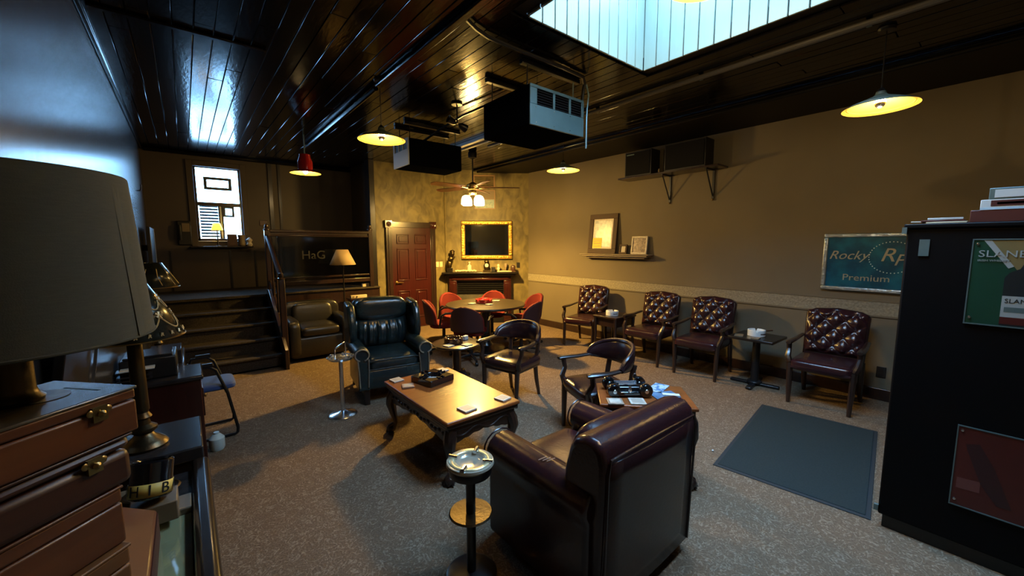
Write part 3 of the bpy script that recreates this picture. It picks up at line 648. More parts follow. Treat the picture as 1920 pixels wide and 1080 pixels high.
# tufted guest chairs
GUEST = None
def guest(label, loc, rz):
    global GUEST
    if GUEST: return copy_tree(GUEST, label, loc, rz)
    t = thing('guest_chair', label, 'chair', loc, rz, 'tufted guest chairs along the right wall'); GUEST = t
    b = new(); cushion(b, (0, .03, .425), (.54, .54, .14), .22, .5, nu=36, nv=14); obj('seat', b, m_burg, t)
    b = new(); tube(b, [(-.25, .285, .40), (.25, .285, .40)], .012, 6); obj('seat_piping', b, m_burg, t)
    def bk(u, v):
        a, c = u*3.0, v*2.6
        p, q = a + c, a - c
        tf = (abs(sin(pi*p))*abs(sin(pi*q)))**.5
        edge = min(u, 1-u, v*1.2, (1-v))*9; edge = min(1, edge)
        x = (u-.5)*(.50+.02*v); z = .50 + .45*v + .03*sin(pi*u)*v
        y = -.20 - .09*v + .055*edge*(.25+.75*tf)
        return (x, y, z)
    b = new(); sheet(b, bk, 48, 44); obj('tufted_back', b, m_burg, t, ang=80)
    b = new(); pr = [(-.27, .42), (.27, .42), (.28, .93), (.20, .97), (0, .99), (-.20, .97), (-.28, .93)]
    sh = Matrix(((1, 0, 0, 0), (0, 1, -.2, -.285+.1), (0, 0, 1, 0), (0, 0, 0, 1)))
    prism(b, pr, .07, sh); obj('back_shell', b, m_burg2, t, bev=.02, seg=2)
    b = new()
    for i in range(7):
        for j in range(6):
            if (i+j) % 2 == 0 and 0 < i < 6 and 0 < j:
                u, v = i/6, j/5.2
                x, y, z = bk(u, min(v, .97)); cushion(b, (x, y+.006, z), (.022, .014, .022), 1, nu=8, nv=5)
    obj('buttons', b, m_burg2, t)
    for s in (-1, 1):
        b = new(); tube(b, [(s*.265, .25, .44), (s*.26, .255, .22), (s*.255, .26, 0)], [.03, .026, .019], 8, sq=(1, 1)); obj('leg', b, m_dwood, t)
        b = new(); tube(b, [(s*.25, -.24, .44), (s*.25, -.27, .2), (s*.25, -.31, 0)], [.03, .026, .02], 8); obj('leg', b, m_dwood, t)
        b = new(); tube(b, [(s*.27, .25, .44), (s*.29, .24, .50), (s*.295, .19, .57), (s*.295, .20, .625)], [.03, .03, .024, .026], 8); obj('arm_post', b, m_dwood, t)
        b = new(); tube(b, [(s*.295, .24, .64), (s*.297, .2, .645), (s*.295, 0, .645), (s*.285, -.24, .665)], [.024, .034, .028, .024], 10, sq=(1, .65)); obj('arm', b, m_dwood, t)
    return t
guest('tufted burgundy armchair nearest the fireplace corner, first in the row by the wall', (5.20, 4.39, 0), face((-.97, -.24)))
guest('tufted burgundy armchair just right of the end table with the first white ashtray', (5.20, 3.16, 0), face((-1, -.06)))
guest('tufted burgundy armchair just left of the pedestal table with the second white ashtray', (5.20, 2.39, 0), face((-1, -.08)))
guest('tufted burgundy armchair nearest the black cabinet, last in the row by the wall', (5.20, 1.08, 0), face((-1, -.02)))

# ------------------------------------------------------------------ tables
def cab_leg(b, x, y, dx, dy, h, k=1.0):
    P = [(x, y, h), (x+dx*.018*k, y+dy*.018*k, h-.05), (x+dx*.03*k, y+dy*.03*k, h*.72), (x+dx*.008*k, y+dy*.008*k, h*.45), (x-dx*.008*k, y-dy*.008*k, h*.25), (x+dx*.008*k, y+dy*.008*k, h*.12), (x+dx*.03*k, y+dy*.03*k, .045)]
    tube(b, P, [.045*k, .05*k, .044*k, .03*k, .022*k, .024*k, .03*k], 10)
    cushion(b, (x+dx*.035*k, y+dy*.035*k, .035*k), (.085*k, .085*k, .07*k), .9, nu=14, nv=8)
    for a in (-.7, 0, .7):
        ca_, sa_ = cos(a), sin(a); ex, ey = (dx*ca_-dy*sa_)*.70, (dx*sa_+dy*ca_)*.70
        tube(b, [(x+dx*.01, y+dy*.01, .085*k), (x+dx*.02+ex*.045, y+dy*.02+ey*.045, .06*k), (x+dx*.03+ex*.06, y+dy*.03+ey*.06, .012)], [.012*k, .013*k, .009*k], 6)
def scallop(w, h0, h1, n=28):
    P = [(-w/2, 0), (w/2, 0)]
    for i in range(n+1):
        u = 1-i/n; x = (u-.5)*w
        d = h0 + (h1-h0)*(.5+.5*cos(2*pi*u*1.0))**1.0 + .010*abs(sin(pi*u*6))
        P.append((x, -d))
    return P
ct = thing('coffee_table', 'carved mahogany coffee table with claw feet and polished inlaid top', 'table', (1.64, 2.87, 0))
TW, TL, TH = .66, 1.12, .475
b = new(); bx(b, -TW/2, TW/2, -TL/2, TL/2, TH-.028, TH); obj('tabletop', b, m_table, ct, bev=.009, seg=3)
b = new(); bx(b, -TW/2+.012, TW/2-.012, -TL/2+.012, TL/2-.012, TH-.06, TH-.028); bx(b, -TW/2+.03, TW/2-.03, -TL/2+.03, TL/2-.03, TH-.10, TH-.06); obj('top_moulding', b, m_dwood, ct, bev=.01, seg=2)
b = new()
star = []
for i in range(32):
    a = 2*pi*i/32; r = (1, .55)[i % 2]; star.append((.13*r*cos(a), .13*r*sin(a)))
vs = [b.verts.new((p[0], p[1]-.02, TH+.0006)) for p in star]; c0 = b.verts.new((0, -.02, TH+.0006))
for i in range(32): b.faces.new((c0, vs[i], vs[(i+1) % 32]))
for rr in (.165,):
    for i in range(48):
        a, a2 = 2*pi*i/48, 2*pi*(i+1)/48
        b.faces.new([b.verts.new((r_*cos(t_), r_*1.1*sin(t_)-.02, TH+.0006)) for r_, t_ in ((rr, a), (rr, a2), (rr+.007, a2), (rr+.007, a))])
obj('star_inlay', b, m_inlay, ct)
for s in (-1, 1):
    b = new(); prism(b, [(x, z+TH-.09) for x, z in scallop(TL-.14, .05, .085)], .03, Matrix(((0, 1, 0, s*(TW/2-.05)-.015), (1, 0, 0, 0), (0, 0, 1, 0), (0, 0, 0, 1)))); obj('apron', b, m_dwood, ct, bev=.004)
    b = new()
    for i in range(16):
        yy = -TL/2+.12+i*(TL-.24)/15; cushion(b, (s*(TW/2-.034), yy, TH-.125+.008*sin(i*1.9)), (.022, .05, .03), .9, nu=8, nv=6, rz=.0)
    obj('carving', b, m_dwood, ct)
    b = new(); prism(b, [(x, z+TH-.09) for x, z in scallop(TW-.14, .05, .085)], .03, Matrix.Translation((0, s*(TL/2-.05)-.015, 0))); obj('apron', b, m_dwood, ct, bev=.004)
    b = new(); tube(b, [((u-.5)*(TW-.16), s*(TL/2-.034), TH-.12-.02*sin(u*pi*4)) for u in [i/16 for i in range(17)]], .008, 6); obj('carving', b, m_dwood, ct)
for sx_ in (-1, 1):
    for sy in (-1, 1):
        b = new(); cab_leg(b, sx_*(TW/2-.065), sy*(TL/2-.065), sx_*.8, sy*.8, TH-.095); obj('leg', b, m_dwood, ct)

stt = thing('side_table', 'small carved side table with claw feet beside the burgundy club armchair', 'table', (2.565, 1.60, 0), math.atan2(-.73, .68))
w_, l_, h_ = .66, .44, .585
b = new(); bx(b, -w_/2, w_/2, -l_/2, l_/2, h_-.025, h_); obj('tabletop', b, m_table, stt, bev=.008, seg=3)
b = new(); bx(b, -w_/2+.015, w_/2-.015, -l_/2+.015, l_/2-.015, h_-.07, h_-.025); obj('top_moulding', b, m_dwood, stt, bev=.01)
for s in (-1, 1):
    b = new(); prism(b, [(x, z+h_-.065) for x, z in scallop(w_-.12, .04, .075)], .025, Matrix.Translation((0, s*(l_/2-.04)-.012, 0))); obj('apron', b, m_dwood, stt, bev=.004)
    b = new(); prism(b, [(x, z+h_-.065) for x, z in scallop(l_-.12, .04, .075)], .025, Matrix(((0, 1, 0, s*(w_/2-.04)-.012), (1, 0, 0, 0), (0, 0, 1, 0), (0, 0, 0, 1)))); obj('apron', b, m_dwood, stt, bev=.004)
    for sy in (-1, 1):
        b = new(); cab_leg(b, s*(w_/2-.055), sy*(l_/2-.055), s*.8, sy*.8, h_-.07); obj('leg', b, m_dwood, stt)

rt = thing('pedestal_table', 'round dark wood pedestal table between wingback and barrel-back chair', 'table', (2.50, 4.13, 0))
b = new(); lathe(b, [(0, .475), (.275, .475), (.295, .485), (.30, .495), (.292, .505), (.28, .508), (0, .508)], 40); obj('tabletop', b, m_dwood, rt)
b = new(); lathe(b, [(.09, .475), (.07, .45), (.05, .42), (.055, .3), (.05, .2), (.075, .12), (.06, .08)], 8); obj('column', b, m_dwood, rt)
for i in range(4):
    a = R(25+90*i); b = new(); tube(b, [(cos(a)*.03, sin(a)*.03, .13), (cos(a)*.12, sin(a)*.12, .12), (cos(a)*.17, sin(a)*.17, .06), (cos(a)*.25, sin(a)*.25, .035), (cos(a)*.28, sin(a)*.28, .02)], [.04, .036, .03, .026, .02], 8); obj('foot', b, m_dwood, rt)

def ped_table(): pass
pt = thing('square_pedestal_table', 'small square black pedestal table against the right wall', 'table', (5.24, 1.77, 0))
b = new(); bx(b, -.24, .24, -.24, .24, .57, .60); obj('tabletop', b, m_black_w, pt, bev=.005)
b = new(); lathe(b, [(.045, .04), (.04, .55), (.10, .57)], 16); obj('column', b, m_black_m, pt)
b = new()
for a in (0, 1): box(b, (0, 0, .02), (.52, .06, .03), rz=a*pi/2+.1)
cushion(b, (0, 0, .04), (.16, .16, .05), .9)
obj('cross_base', b, m_black_m, pt, bev=.008)
et = thing('end_table', 'dark square end table between the first two tufted chairs', 'table', (5.15, 3.765, 0))
b = new(); bx(b, -.26, .26, -.225, .225, .57, .60); obj('tabletop', b, m_dwood, et, bev=.006)
b = new(); bx(b, -.22, .22, -.19, .19, .44, .57); obj('apron', b, m_dwood, et, bev=.004)
for s in (-1, 1):
    for q in (-1, 1):
        b = new(); tube(b, [(s*.23, q*.19, .57), (s*.22, q*.185, .3), (s*.235, q*.20, 0)], [.028, .02, .016], 8); obj('leg', b, m_dwood, et)
b = new(); bx(b, -.22, .22, -.18, .18, .10, .12); obj('lower_shelf', b, m_dwood, et)

# poker table and shell chairs
PC = (3.70, 5.20)
pk = thing('poker_table', 'round dark wood table near the fireplace ringed by red chairs', 'table', (PC[0], PC[1], 0))
m_ptop = mat('worn_dark_tabletop', (.032, .024, .013), .3, col2=(.018, .012, .007), scale=5, coat=.15, bump=.1, bscale=20)
b = new(); lathe(b, [(0, .71), (.61, .71), (.635, .72), (.64, .735), (.63, .75), (0, .752)], 56); obj('tabletop', b, m_ptop, pk)
b = new(); lathe(b, [(.30, .03), (.12, .08), (.08, .14), (.08, .6), (.14, .71)], 20); obj('pedestal', b, m_black_w, pk)
b = new(); lathe(b, [(.32, 0), (.32, .03)], 24); obj('base_plate', b, m_black_w, pk)
RC = None
def redchair(label, ang, rad, dz=0):
    global RC
    u = Vector((.774, -.633)); w = Vector((.633, .774))
    d = u*cos(R(ang)) + w*sin(R(ang)); loc = (PC[0]+d.x*rad, PC[1]+d.y*rad, 0); rz = face((-d.x, -d.y)) + R(dz)
    if RC: return copy_tree(RC, label, loc, rz)
    t = thing('swivel_chair', label, 'chair', loc, rz, 'red shell-back chairs round the poker table'); RC = t
    b = new(); cushion(b, (0, 0, .45), (.46, .44, .10), .55, .6, nu=30, nv=10); obj('seat', b, m_red_f, t)
    def shell(o):
        def fn(u_, v_):
            a = (u_-.5)*2; zz = .47 + .37*v_; wv = .235*(1-(max(0, v_-.35)/.65)**2.4)**.5 if v_ < 1 else 0
            wv = max(wv, .02); x = a*wv; y = -.24 + .13*(a*a)*(wv/.235)**2 - .05*v_ + o; return (x, y, zz)
        return fn
    b = new(); sheet(b, shell(0), 18, 14); obj('back_pad', b, m_red_f, t, solid=.045, ang=70)
    b = new(); sheet(b, shell(-.03), 18, 14); obj('back_shell', b, m_maroon_p, t, solid=.016, ang=70)
    for s in (-1, 1):
        b = new(); tube(b, [(s*.20, -.08, .44), (s*.27, -.07, .46), (s*.285, -.05, .62), (s*.285, .02, .66), (s*.28, .17, .655)], .017, 8); obj('armrest', b, m_plas, t)
    b = new(); lathe(b, [(.03, .09), (.025, .40), (.10, .41)], 14); obj('column', b, m_plas, t)
    for i in range(5):
        a = R(90+72*i); b = new(); tube(b, [(0, 0, .10), (cos(a)*.14, sin(a)*.14, .095), (cos(a)*.27, sin(a)*.27, .07)], [.026, .02, .016], 8); f5 = obj('base_arm', b, m_plas, t)
        b = new(); lathe(b, [(.026, -.018), (.03, -.01), (.03, .01), (.026, .018)], 12, M=Matrix.Translation((cos(a)*.27, sin(a)*.27, .03)) @ Matrix.Rotation(a, 4, 'Z') @ Matrix.Rotation(R(90), 4, 'X')); obj('caster', b, m_plas, f5)
    return t
redchair('red shell-back chair nearest the camera with its dark back turned to us', 256, .70)
redchair('red shell-back chair seen side-on at the left edge of the poker table', 192, .67)
redchair('red shell-back chair behind the poker table nearest the mahogany door', 137, .75, -8)
redchair('red shell-back chair in front of the fireplace louvres', 85, .75)
redchair('red shell-back chair partly hidden at the far right of the poker table', 32, .78)
redchair('red shell-back chair seen side-on at the right edge nearest the yellow wall', -27, .64)

# ------------------------------------------------------------------ ashtrays, tiles and small things on the tables
def coaster(loc, rz, label, m=m_tile, s=.10):
    t = thing('coaster', label, 'coaster', loc, rz, 'stone coasters')
    b = new(); bx(b, -s/2, s/2, -s/2, s/2, 0, .012); obj('slab', b, m, t, bev=.003)
    b = new(); bx(b, -s*.36, s*.36, -s*.36, s*.36, .012, .0125); bx(b, -s*.2, s*.2, -s*.2, s*.2, .0125, .013); obj('print', b, m_tile_ed if m is not m_tile2 else m_tile, t)
    return t
z = TH+.0005
coaster((1.405, 3.37, z), .1, 'pale stone coaster at the far left corner of the coffee table')
coaster((1.42, 3.165, z), -.35, 'brown-tinted coaster left of the black ashtray on the coffee table', mat('brownish_tile', (.34, .2, .13), .4))
coaster((1.86, 3.36, z), .15, 'pale stone coaster at the far right corner of the coffee table')
coaster((1.88, 2.42, z), .2, 'pale stone coaster at the near right corner of the coffee table')
coaster((1.55, 2.43, z), .1, 'pale stone coaster at the near end of the coffee table', s=.11)
def sq_ashtray(name, label, loc, rz, w, d, h, m, basin=.34, group=None, round_=False, n=40):
    t = thing(name, label, 'ashtray', loc, rz, group)
    b = new()
    o, i2 = [], []
    for k in range(n):
        a = 2*pi*k/n; ca_, sa_ = cos(a), sin(a)
        if round_: ox, oy = w/2*ca_, d/2*sa_
        else:
            q = max(abs(ca_), abs(sa_)); ox, oy = w/2*ca_/q, d/2*sa_/q
        ix, iy = w*basin*ca_, d*basin*sa_
        notch = .45*h if abs(math.sin(2*a)) < .14 and round_ else 0
        o.append((ox, oy)); i2.append((ix, iy, notch))
    rb = [b.verts.new((x*1.0, y*1.0, 0)) for x, y in o]; rt_ = [b.verts.new((x, y, h-i2[k][2])) for k, (x, y) in enumerate(o)]
    it = [b.verts.new((x, y, h-q)) for x, y, q in i2]; ib = [b.verts.new((x*.85, y*.85, h*.25)) for x, y, q in i2]; cc = b.verts.new((0, 0, h*.25)); cb = b.verts.new((0, 0, 0))
    for k in range(n):
        j = (k+1) % n
        b.faces.new((rb[k], rb[j], rt_[j], rt_[k])); b.faces.new((rt_[k], rt_[j], it[j], it[k])); b.faces.new((it[k], it[j], ib[j], ib[k])); b.faces.new((ib[k], ib[j], cc)); b.faces.new((rb[j], rb[k], cb))
    obj('bowl', b, m, t, bev=.004)
    return t
ba = sq_ashtray('ashtray', 'square black ceramic cigar ashtray on the coffee table', (1.655, 3.16, z), .22, .27, .27, .055, m_blkcer, .30)
for s in (-1, 1):
    for q in (0, 1):
        b = new(); M_ = Matrix.Rotation(q*pi/2, 4, 'Z')
        for e in (-.022, .022): tube(b, [M_ @ Vector((s*.085, e, .058)), M_ @ Vector((s*.13, e, .062))], .007, 6)
        obj('cigar_rest', b, m_blkcer, ba)
b = new(); lathe(b, [(.06, .016), (.062, .0165), (0, .019)], 20); obj('ash', b, mat('ash_grey', (.4, .4, .37), .8), ba)
ra = sq_ashtray('ashtray', 'red glass ashtray at the middle of the poker table', (3.74, 5.30, .753), .2, .28, .28, .06, m_redglass, .36, round_=True)
z2 = .753
coaster((3.50, 5.29, z2), .3, 'pale coaster left of the red ashtray'); coaster((3.99, 5.30, z2), .5, 'pale coaster right of the red ashtray'); coaster((3.66, 5.04, z2), .2, 'pale coaster in front of the red ashtray')
br = sq_ashtray('ashtray', 'brown scalloped ashtray on the round pedestal table', (2.47, 4.15, .509), .3, .23, .23, .06, m_brownglass, .34, round_=True, n=32)
b = new()
for i in range(8): a = 2*pi*i/8; cushion(b, (cos(a)*.10, sin(a)*.10, .058), (.04, .04, .022), .9, nu=8, nv=6)
obj('rim_lobes', b, m_brownglass, br)
coaster((2.33, 4.03, .509), .2, 'pale coaster at the left of the round pedestal table'); coaster((2.52, 3.93, .509), .2, 'pale coaster at the front of the round pedestal table')
b = new(); bx(b, -.035, .035, -.02, .02, 0, .05); tag(obj('matchbox', b, m_paper, bev=.002), 'small white box behind the brown ashtray', 'box', loc=(2.66, 4.18, .509), rz=.4)
for l, loc in (('white round ashtray on the dark end table by the first tufted chair', (5.06, 3.74, .601)), ('white round ashtray on the square pedestal table', (5.24, 1.78, .601))):
    t = sq_ashtray('ashtray', l, loc, .4, .19, .19, .075, m_whitecer, .40, 'white round ashtrays', True)
    b = new()
    for i in range(7):
        a = R(205+i*7); box(b, (cos(a)*.0955, sin(a)*.0955, .035), (.002, .008, .012 + .004*(i % 2)), rz=a)
    obj('printed_band', b, m_pdark, t)
b = new(); tube(b, [(0, 0, 0), (.07, .02, .004)], .008, 8); tag(obj('cigar', b, m_boxd), 'cigar stub resting on the rim of the pedestal table ashtray', 'cigar', loc=(5.29, 1.69, .668), rz=-.9)
b = new(); bx(b, -.07, .07, -.045, .045, 0, .008); tag(obj('paper_slip', b, m_ledge), 'tan paper slip left of the white ashtray on the pedestal table', 'paper', loc=(5.10, 1.92, .601), rz=.3)
b = new(); bx(b, -.05, .05, -.04, .04, 0, .010); tag(obj('paper_slip', b, m_ledge), 'tan paper slip in front of the white ashtray on the pedestal table', 'paper', loc=(5.08, 1.73, .601), rz=.1)
# race-car ashtray on the side table
rc = thing('car_ashtray', 'black racing-car shaped ashtray on the small carved table', 'ashtray', (2.50, 1.70, .5855), math.atan2(-.633, .774))
b = new(); cushion(b, (0, .0, .045), (.30, .11, .05), .5, .6, nu=28); box(b, (0, -.075, .028), (.20, .05, .03)); box(b, (0, .085, .03), (.20, .04, .03)); cushion(b, (.09, .10, .08), (.03, .03, .08), .8); obj('body', b, m_blkcer, rc, bev=.008)
b = new(); box(b, (0, .045, .072), (.17, .012, .012)); box(b, (0, .015, .075), (.15, .016, .006)); box(b, (0, -.02, .076), (.13, .02, .006)); obj('trim', b, mat('silver_blue_plate', (.4, .55, .7), .2, metal=.8), rc)
for sx_ in (-1, 1):
    for sy in (-1, 1):
        b = new(); lathe(b, [(.018, -.026), (.045, -.024), (.05, -.015), (.05, .015), (.045, .024), (.018, .026)], 20, M=Matrix.Translation((sx_*.115, sy*.085, .05)) @ Matrix.Rotation(R(90), 4, 'X')); wh = obj('wheel', b, m_blkcer, rc)
        b = new(); lathe(b, [(.016, 0), (.014, .004), (0, .004)], 12, M=Matrix.Translation((sx_*.115, sy*.085-.028, .05)) @ Matrix.Rotation(R(90), 4, 'X')); obj('hub_cap', b, m_chrome, wh)
b = new(); lathe(b, [(.012, 0), (.018, .02), (.01, .05), (0, .052)], 10, (0, -.085, .03)); obj('nose_ornament', b, m_chrome, rc)
coaster((2.285, 1.645, .5855), -.75, 'dark framed stone coaster left in front of the racing-car ashtray', m_tile2, .11)
coaster((2.405, 1.545, .5855), -.75, 'tan framed stone coaster right in front of the racing-car ashtray', m_tile, .11)
m_mag = mat('blue_white_print', (.10, .22, .40), .2, col2=(.55, .62, .66), scale=26, lo=.45, hi=.55)
m_mag2 = mat('steel_blue_print', (.07, .14, .24), .2, col2=(.16, .28, .42), scale=9)
for i, (l, loc, rz, m_, s) in enumerate((('blue and white cigar leaflet fanned at the far corner of the small carved table', (2.77, 1.60, .586), .2, m_mag, (.20, .11)), ('steel-blue magazine nearest the club armchair back', (2.67, 1.49, .586), -.5, m_mag2, (.19, .13)), ('white edged leaflet lying across the blue magazine', (2.70, 1.455, .593), -.9, m_paper, (.12, .04)))):
    b = new(); bx(b, -s[0]/2, s[0]/2, -s[1]/2, s[1]/2, 0, .006); tag(obj('leaflet', b, m_, bev=.001, seg=1), l, 'leaflet', loc=loc, rz=rz)

# standing ashtrays
cs = thing('standing_ashtray', 'chrome pedestal ashtray with handle beside the wingback chair', 'ashtray stand', (1.12, 4.05, 0))
b = new(); lathe(b, [(.135, 0), (.135, .012), (.12, .022), (.05, .035), (.025, .05), (0, .05)], 36); obj('base', b, m_chrome, cs)
b = new(); lathe(b, [(.02, .045), (.02, .57)], 16); obj('pole', b, m_chrome, cs)
b = new(); lathe(b, [(.03, .56), (.11, .575), (.13, .60), (.122, .602), (.09, .59), (.05, .582), (0, .582)], 36); obj('dish', b, m_chrome, cs)
b = new()
for i in range(6): a = 2*pi*i/6; cushion(b, (cos(a)*.11, sin(a)*.11, .603), (.04, .04, .02), .9, nu=8, nv=6)
obj('dish_lobes', b, m_chrome, cs)['kind'] = 'stuff'
b = new(); tube(b, [(-.055, -.02, .59), (-.055, -.02, .68), (-.045, -.018, .695), (.05, .02, .735), (.058, .022, .72), (.058, .022, .59)], .007, 8); obj('handle', b, m_chrome, cs)
bs = thing('standing_ashtray', 'black pedestal ashtray with glass and brass dish in the foreground', 'ashtray stand', (1.035, 1.60, 0))
b = new(); lathe(b, [(.13, 0), (.13, .015), (.11, .025), (0, .03)], 36); obj('base', b, m_black_m, bs)
b = new(); lathe(b, [(.024, .025), (.024, .57)], 18); obj('pole', b, m_black_m, bs)
b = new(); lathe(b, [(.03, .545), (.105, .56), (.112, .60), (.108, .61)], 40); obj('cup', b, m_black_m, bs)
b = new(); lathe(b, [(.06, .60), (.112, .603), (.120, .614), (.117, .625), (.108, .628), (.072, .626), (.064, .616), (.05, .611), (0, .610)], 48); dish = obj('dish', b, mat('brass_glass_dish', (.42, .40, .31), .18, metal=.25, coat=.6), bs)
b = new(); lathe(b, [(.076, .6275), (.106, .6295)], 48, cap=False); obj('dish_ring', b, mat('milky_gold_ring', (.62, .55, .32), .3, metal=.4), bs, solid=.002)
for i in range(4):
    a = 2*pi*i/4+.65; b = new(); tube(b, [(cos(a)*.068, sin(a)*.068, .629), (cos(a)*.114, sin(a)*.114, .632)], .011, 8); obj('cigar_rest', b, m_chrome, bs)
b = new(); lathe(b, [(.10, .335), (.112, .345), (.105, .353), (.03, .349), (0, .349)], 32); obj('lower_disc', b, m_brass_d, bs)

# floor mat
mt = thing('floor_mat', 'blue-grey rubber-backed mat on the carpet before the black cabinet', 'mat', ((3.054+3.173+4.617+4.736)/4, (1.267+.387+1.465+.585)/4, 0), math.atan2(1.465-1.267, 4.617-3.054))
b = new(); bx(b, -.77, .77, -.43, .43, .003, .010); obj('pile', b, m_mat, mt, bev=.003)
b = new(); bx(b, -.80, .80, -.455, .455, 0, .006); obj('rubber_edge', b, mat('rubber_border', (.014, .019, .022), .7), mt, bev=.002)

# ------------------------------------------------------------------ floor lamp, low table behind the wingback
fl_ = thing('floor_lamp', 'slim floor lamp with cream shade before the stair railing panel', 'floor lamp', (2.05, 7.0, 0))
b = new(); lathe(b, [(.115, 0), (.115, .015), (.03, .03), (.012, .05), (0, .05)], 24); obj('base', b, m_black_m, fl_)
b = new(); lathe(b, [(.011, .04), (.011, 1.30), (.02, 1.32), (.012, 1.36), (.008, 1.60), (0, 1.64)], 12); obj('pole', b, m_black_m, fl_)
b = new(); lathe(b, [(.205, 1.365), (.09, 1.615)], 36, cap=False); obj('lamp_shade', b, m_cream_sh, fl_, solid=.004)
b = new(); tube(b, [(-.09, 0, 1.612), (.09, 0, 1.612)], .003, 6); obj('spider', b, m_black_m, fl_)
lt = thing('low_cabinet', 'dark low cabinet behind the wingback chair by the landing', 'cabinet', (2.40, 7.16, 0))
b = new(); bx(b, -.22, .30, -.10, .10, 0, .74); obj('body', b, m_cherry, lt, bev=.004)
b = new(); bx(b, -.24, .32, -.12, .12, .74, .765); obj('top', b, m_dwood, lt, bev=.005)
b = new(); bx(b, -.14, .14, -.03, .03, 0, .055); pb = obj('power_strip', b, m_cream, bev=.006); tag(pb, 'cream power strip lying on the low cabinet by the floor lamp', 'power strip', loc=(2.32, 7.10, .765), rz=.0)
b = new(); bx(b, -.12, -.08, -.033, -.03, .012, .043); obj('socket', b, m_ledge, pb); b = new(); lathe(b, [(.012, 0), (.012, .01)], 12, M=Matrix.Translation((-.04, -.03, .028)) @ Matrix.Rotation(R(90), 4, 'X')); obj('switch_button', b, m_plas, pb)

# ------------------------------------------------------------------ right wall things
sh = thing('picture_ledge', 'grey-beige moulded ledge shelf on the right wall holding frames', 'shelf', (XR, 4.19, 1.53))
b = new(); bx(b, -.17, 0, -.70, .70, -.018, 0); bx(b, -.145, 0, -.665, .665, -.045, -.018); bx(b, -.10, 0, -.60, .60, -.075, -.045); obj('shelf_board', b, m_shelfw, sh, bev=.008)
m_frame = mat('brown_frame', (.055, .028, .014), .6, spec=.3)
def frame(name, label, y, w, h, fw, m, pm, tilt, x=-.06, z=1.531, sticker=False):
    t = thing(name, label, 'picture frame', (XR+x, y, z)); t.rotation_euler = (0, R(tilt), 0)
    b = new()
    bx(b, -.025, 0, -w/2, w/2, 0, fw); bx(b, -.025, 0, -w/2, w/2, h-fw, h); bx(b, -.025, 0, -w/2, -w/2+fw, fw, h-fw); bx(b, -.025, 0, w/2-fw, w/2, fw, h-fw); obj('frame', b, m, t, bev=.004)
    b = new(); bx(b, -.012, -.004, -w/2+fw-.005, w/2-fw+.005, fw-.005, h-fw+.005); obj('mount', b, m_tile, t)
    k = .03 if w > .3 else .004
    b = new(); bx(b, -.0135, -.012, -w/2+fw+k, w/2-fw-k, fw+k, h-fw-k); obj('photograph', b, pm, t)
    if sticker:
        b = new(); bx(b, -.016, -.014, .005, w/2-fw-.01, fw+.01, fw+.19); obj('note', b, m_yel, t)
        b = new()
        for i in range(3): bx(b, -.0165, -.016, .02, w/2-fw-.03, fw+.04+.045*i, fw+.05+.045*i)
        obj('note_writing', b, m_brass_d, t)
    return t
frame('framed_portrait', 'large dark framed portrait print with a yellow note, leaning on the ledge', 4.46, .60, .69, .085, m_frame, m_photo, 6, sticker=True, x=-.075)
frame('framed_card', 'tiny dark frame between the two larger pictures on the ledge', 4.02, .15, .16, .03, m_frame, m_tile_ed, 8)
frame('framed_photo', 'small beaded pale frame with sepia photo at the right end of the ledge', 3.72, .29, .29, .028, m_tile, m_sepia, 7)
# speaker shelf
sp = thing('speaker_shelf', 'dark bracketed wall shelf high on the right wall carrying speakers', 'shelf', (XR, 3.23, 2.74))
b = new(); bx(b, -.30, 0, -.80, .76, -.025, 0); obj('shelf_board', b, m_shelfw if 0 else m_dwood, sp, bev=.004)
for yy in (.02, -.62):
    b = new(); bx(b, -.02, 0, yy-.014, yy+.014, -.42, -.025); bx(b, -.26, 0, yy-.012, yy+.012, -.04, -.025); tube(b, [(-.24, yy, -.035), (-.02, yy, -.38)], .009, 6); br_ = obj('bracket', b, m_black_m, sp)
    b = new(); cushion(b, (-.02, yy, -.43), (.03, .03, .03), 1, nu=10, nv=6); obj('bracket_knob', b, m_brass, br_)
for l, y, w, in (('dark loudspeaker at the left end of the high wall shelf', 3.66, .46), ('wider dark loudspeaker at the right end of the high wall shelf', 2.92, .60)):
    t = thing('loudspeaker', l, 'speaker', (XR-.14, y, 2.741))
    b = new(); bx(b, -.12, .12, -w/2, w/2, 0, .38); obj('cabinet', b, m_plas, t, bev=.006)
    b = new(); bx(b, -.13, -.12, -w/2+.02, w/2-.02, .02, .36); obj('grille', b, mat('speaker_grille', (.009, .009, .011), .9, spec=.1, bump=.3, bscale=200), t, bev=.004)
    if w < .5:
        b = new(); bx(b, -.134, -.13, w/2-.17, w/2-.04, .325, .34); obj('badge', b, m_steel, t)
b = new(); lathe(b, [(.012, 0), (.016, .03), (.008, .07), (0, .075)], 8); tag(obj('small_bottle', b, m_ledge), 'tiny pale bottle between the loudspeakers', 'bottle', loc=(XR-.2, 3.33, 2.741))
